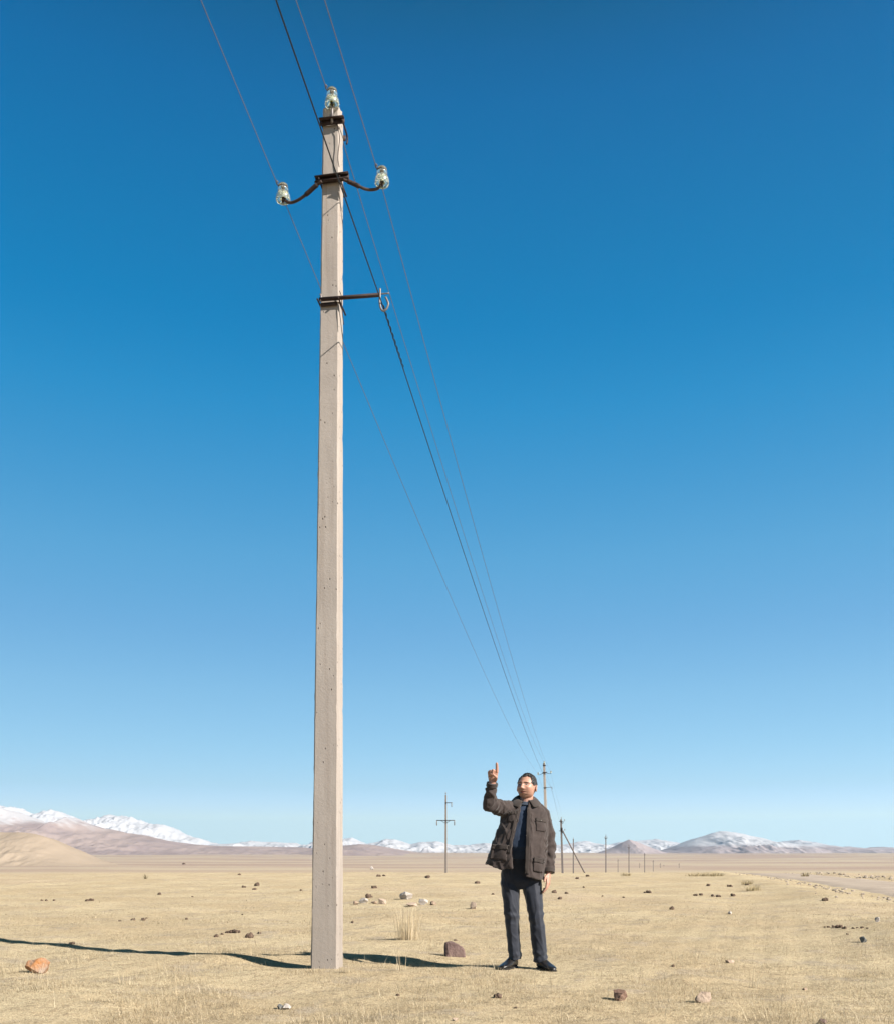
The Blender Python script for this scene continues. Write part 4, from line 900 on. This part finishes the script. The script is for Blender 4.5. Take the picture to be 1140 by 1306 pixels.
rock('stone', 930, 1166, 5, 4, M['white'], 'tiny white stone in the dry grass at right', 'stone', seed=47)
rock('stone', 1026, 1263, 7, 4, M['tanrock'], 'low tan stone sunk in the grass at lower right', 'stone', seed=48)

def dung(x, y, w_, label, group, seed, n=4):          # one clod: a few fused lumps
    p = ground_at(x, y); s = p.y / FPX; W = w_ * s; g_ = random.Random(seed); bm = bmesh.new()
    for k in range(n):
        c = Vector((g_.uniform(-.32, .32) * W, g_.uniform(-.3, .3) * W, W * g_.uniform(.08, .22))); r0 = W * g_.uniform(.22, .36)
        r = bmesh.ops.create_icosphere(bm, subdivisions=2, radius=1.0)
        for v in r['verts']:
            d = v.co.copy(); v.co = c + Vector((d.x, d.y, d.z * 1.05)) * r0 * (1 + .75 * noise.noise(d * 2.6 + Vector((seed, k, 0))))
    o = obj('dung_clod', bm, M['dung']); o.location = p; return tag(o, label, 'dung', group)
sets = [('dark dung clod in the cluster left of the concrete pole', 'dung cluster left of the pole', [(277, 1195, 7), (291, 1190, 7), (297, 1190, 10), (303, 1190, 9), (317.5, 1196, 12), (331, 1191, 6), (284, 1192, 5)]),
        ('dark dung clod in the row below the far left of the plain', 'dung row at middle left', [(153, 1175, 4), (163, 1175, 4), (170, 1174, 7), (183, 1174, 8), (187, 1172, 4), (224, 1173.5, 4), (239, 1173, 5), (196, 1174, 3)]),
        ('dark dung clod far out on the plain at left', 'far dung at left', [(54, 1149, 4), (60, 1149, 5), (69, 1149, 5), (93, 1148, 4), (112, 1149.5, 6), (117, 1149, 7), (203, 1141, 6), (135, 1118, 4), (305, 1116, 5), (320, 1117, 3), (328, 1130, 10), (325, 1135, 6), (312, 1132, 6), (372, 1129, 4), (384, 1136, 4), (332, 1168, 4), (310, 1167, 3), (151, 1141, 4), (246, 1144, 3), (235, 1102.5, 5)]),
        ('dark dung clod in the row under the road at right', 'dung row at right', [(1051, 1183, 4), (1056, 1183, 5), (1062, 1183, 5), (1069, 1183.5, 8), (1076, 1184.5, 6), (1087, 1184.5, 5), (1093, 1184, 4), (1099, 1184, 6), (1105, 1184.5, 4), (1111, 1185, 4)]),
        ('dark dung clod far out on the plain at right', 'far dung at right', [(886, 1142.5, 6), (893, 1142, 6), (908, 1143.5, 7), (916, 1144, 7), (934, 1143, 8), (903, 1130, 6), (930, 1131, 6), (826, 1139, 7), (822, 1139, 4), (856, 1160, 8), (768, 1143.5, 4), (780, 1144, 3), (795, 1145, 4), (853, 1145, 3), (1052, 1149, 10), (857, 1132, 4), (952, 1129, 5), (1068, 1195, 4), (1080, 1192, 4)]),
        ('dark dung clod on the plain between pole and man', 'dung between pole and man', [(471, 1145, 11), (478, 1133, 8), (483, 1118, 6), (490, 1117.5, 5), (545, 1120, 9), (609, 1127, 8), (449, 1177, 5), (580, 1200, 5), (512, 1197, 4)]),
        ('dark dung clod on the plain just right of the man', 'dung right of the man', [(706, 1139, 9), (713, 1147, 8), (722, 1140, 5), (735, 1121, 5), (628, 1141, 4), (748, 1118, 6), (744, 1132, 4)])]
sd = 100
for lb, gp, L_ in sets:
    for q, (x, y, w_) in enumerate(L_):
        sd += 1
        if w_ <= 4 and q % 2: continue
        dung(x, y, w_ * .85, lb, gp, sd)
dung(634, 1272, 10, 'single black dung clod in the foreground below the man', None, 90, 5); dung(92, 1204, 6, 'small dark clod above the orange stone', None, 91)
dung(857.5, 1233, 5, 'tiny dark clod above the reddish stone at right', None, 92); dung(927, 1227.5, 5, 'tiny dark clod touching a pale flat stone at right', None, 93); dung(508, 1270, 5, 'tiny brown clod in the grass below the long shadow', None, 94); dung(657, 1286, 4, 'tiny brown clod near the bottom edge below the man', None, 95)

# blades as one mesh of thin bent strips
def blades(name, B, Hh, Wd, lean, az, col, m, bend=.5, segs=2):
    N = len(B); side = np.stack([-np.sin(az), np.cos(az), 0 * az], -1); fw = np.stack([np.cos(az), np.sin(az), 0 * az], -1); up = np.array([0, 0, 1.0])
    rows = []
    for k in range(segs + 1):
        t = k / segs; a = lean * (1 - bend + bend * 1.6 * t)
        c = B + (fw * np.sin(a)[:, None] + up * np.cos(a)[:, None]) * (Hh * t)[:, None]; wd = (Wd * (1 - .85 * t))[:, None] * .5
        rows.append(c - side * wd); rows.append(c + side * wd)
    V = np.stack(rows, 1); nv = V.shape[1]; base = (np.arange(N) * nv)[:, None]
    F = np.concatenate([np.stack([base[:, 0] + 2 * k, base[:, 0] + 2 * k + 1, base[:, 0] + 2 * k + 3, base[:, 0] + 2 * k + 2], -1)[:, None] for k in range(segs)], 1).reshape(-1, 4)
    me = bpy.data.meshes.new(name); me.vertices.add(N * nv); me.vertices.foreach_set('co', V.astype(np.float32).ravel())
    me.loops.add(F.size); me.loops.foreach_set('vertex_index', F.ravel().astype(np.int32)); me.polygons.add(len(F)); me.polygons.foreach_set('loop_start', np.arange(0, F.size, 4, dtype=np.int32))
    me.update(calc_edges=True); ca = me.color_attributes.new('tint', 'FLOAT_COLOR', 'POINT')
    cc = np.repeat(np.concatenate([col, np.ones((N, 1))], 1), nv, 0).astype(np.float32); ca.data.foreach_set('color', cc.ravel())
    return link(name, me, m, None, False)
def mat_blade():
    t = NT('dry_grass_blades'); a = t('Attribute', attribute_name='tint'); t.put(t.b.inputs['Base Color'], a.outputs['Color']); t.b.inputs['Roughness'].default_value = .8; t.b.inputs['Specular IOR Level'].default_value = .15
    tr = t('BsdfTranslucent'); t.put(tr.inputs['Color'], a.outputs['Color']); mx = t('MixShader'); mx.inputs[0].default_value = .3
    t.l.new(t.b.outputs[0], mx.inputs[1]); t.l.new(tr.outputs[0], mx.inputs[2]); t.l.new(mx.outputs[0], t.n['Material Output'].inputs['Surface']); return t.m
M['blade'] = mat_blade()
def scatter(N, y0, y1, pw=1.0):
    u = rng.random(N); Yd = (y0 ** (1 - pw) + u * (y1 ** (1 - pw) - y0 ** (1 - pw))) ** (1 / (1 - pw)) if pw != 1 else y0 * (y1 / y0) ** u
    Xd = (rng.random(N) * 2 - 1) * (.53 * Yd + .6); return Xd, Yd
STR = np.array([[.56, .455, .30], [.46, .365, .23], [.70, .595, .42], [.30, .235, .15], [.45, .39, .29]])
def lawn(N, y0, y1, h0, h1, wd, lean0, lean1, keep, pw):
    x, y = scatter(N, y0, y1, pw); dn = .5 + .5 * wav(x, y, 1.5, 11) + .35 * wav(x, y, .45, 12); k = (dn + rng.random(N) * .6 > keep) & (road_dist(x, y) > 2.0)
    x, y, dn = x[k], y[k], dn[k]; n = len(x); B = np.stack([x, y, terrain(x, y) - .004], -1); c = .81 * STR[rng.choice(5, n, p=[.35, .25, .18, .12, .10])] * rng.uniform(.8, 1.12, (n, 1))
    return B, rng.uniform(h0, h1, n) * (.6 + .6 * np.clip(dn, 0, 1)), wd * rng.uniform(.7, 1.3, n), rng.uniform(lean0, lean1, n), rng.uniform(0, 2 * np.pi, n), c
parts = [lawn(420000, 5.0, 16, .015, .05, .0020, .7, 1.5, .60, 1.4), lawn(120000, 14, 60, .02, .06, .005, .5, 1.4, .62, 1.2), lawn(110000, 5.0, 14, .035, .085, .0024, .3, 1.25, 1.02, 1.4), lawn(1500, 5.0, 30, .08, .19, .003, .05, .6, .7, 1.2)]
cat_ = [np.concatenate([p[i] for p in parts]) for i in range(6)]
tag(blades('grass', *cat_, M['blade']), 'short dry straw-coloured grass covering the plain', 'grass', kind='stuff')
def tuft(name, px, py, n, h, spread, label, cat, lean=.22, wd=.004, cols=STR, group=None, thin=None):
    p = ground_at(px, py); B = np.zeros((n, 3)); a = rng.uniform(0, 2 * np.pi, n); r = spread * np.sqrt(rng.random(n)); B[:, 0] = r * np.cos(a); B[:, 1] = r * np.sin(a) * .6; B[:, 2] = -.005
    o = blades(name, B, h * rng.uniform(.55, 1.05, n), wd * rng.uniform(.7, 1.3, n), np.abs(rng.normal(0, lean, n)), a + rng.normal(0, .5, n), .81 * cols[rng.choice(len(cols), n)] * rng.uniform(.85, 1.15, (n, 1)), M['blade'], .4, 3)
    o.location = p; return tag(o, label, cat, group)
tuft('straw_tuft', 520, 1199, 280, .42, .15, 'tall dry straw tuft standing behind the dark shadow, right of the pole', 'grass tuft', .17, .0032, STR * 1.25)
tuft('straw_tuft', 512, 1238, 10, .28, .05, 'thin sparse stalks in front of the long shadow', 'grass tuft', .15, .0035)
tuft('straw_tuft', 958, 1260, 12, .16, .04, 'thin sparse stalks in the grass at lower right', 'grass tuft', .2)
tuft('straw_tuft', 162, 1256, 14, .14, .05, 'thin sparse stalks right of the orange stone', 'grass tuft', .3)
tuft('straw_tuft', 440, 1241, 70, .09, .07, 'dry grass sprouting at the right foot of the concrete pole', 'grass tuft', .5, .003)
tuft('straw_tuft', 402, 1240, 50, .05, .08, 'dry grass sprouting at the left foot of the concrete pole', 'grass tuft', .5, .003)
BR = np.array([[.30, .245, .14], [.42, .34, .20], [.50, .41, .25]])
for x, y, w_ in ((885, 1117.5, .5), (892, 1117, .6), (900, 1117.5, .6), (908, 1117.5, .5), (915, 1117, .4)): tuft('low_shrub', x, y, 70, .20, w_, 'olive brown shrub in the low row before the road end', 'shrub', .5, .03, BR, 'shrubs by the road end')
for x, y in ((960, 1136), (952, 1128)): tuft('low_shrub', x, y, 90, .2, .22, 'small brown shrub on the near side of the road', 'shrub', .5, .02, BR, 'shrubs beside the road')
tuft('low_shrub', 186, 1121, 34, .24, .05, 'lone dark upright shrub far out on the plain at left', 'shrub', .35, .02, BR * .5)
tuft('low_shrub', 798, 1117, 90, .2, .3, 'low brown shrub by the far poles', 'shrub', .5, .03, BR)
tuft('low_shrub', 1026, 1119, 80, .28, .2, 'small brown shrub on the far edge of the road', 'shrub', .5, .03, BR * .8)
# loose stones along both sides of the road: nobody could count them
bm = bmesh.new(); g_ = random.Random(4)
for k in range(420):
    i = g_.randrange(int(len(P) * .25), int(len(P) * .72)); s = g_.choice((-1, 1, 1)); o_ = s * (1.9 + abs(g_.gauss(.3, .7)) * (1.6 if s > 0 else .7)); x, y = P[i] + Nn[i] * o_; r0 = g_.uniform(.02, .075) * (1.2 if s > 0 else .8)
    r = bmesh.ops.create_icosphere(bm, subdivisions=1, radius=1.0); z = float(terrain(x, y))
    for v in r['verts']: d = v.co.copy(); v.co = Vector((x, y, z + r0 * .25)) + Vector((d.x * 1.2, d.y, d.z * .7)) * r0 * (1 + .5 * noise.noise(d * 1.7 + Vector((k, 0, 0))))
tag(obj('gravel', bm, M['gravelrock'], None, False), 'loose broken stones strewn along the edges of the gravel road', 'gravel', kind='stuff')

# ------------------------------------------------------------------ air
bm = bmesh.new(); box(bm, (0, 2000, 295), (34000, 32000, 790))
hz = bpy.data.materials.new('thin_haze'); hz.use_nodes = True; hn = hz.node_tree.nodes; hn.remove(hn['Principled BSDF'])
pv = hn.new('ShaderNodeVolumePrincipled'); pv.inputs['Color'].default_value = (.50, .73, 1, 1); pv.inputs['Density'].default_value = 3.5e-5; pv.inputs['Anisotropy'].default_value = .4
hz.node_tree.links.new(pv.outputs[0], hn['Material Output'].inputs['Volume'])
tag(obj('haze', bm, hz, None, False), 'thin pale haze over the plain', 'haze', kind='stuff')
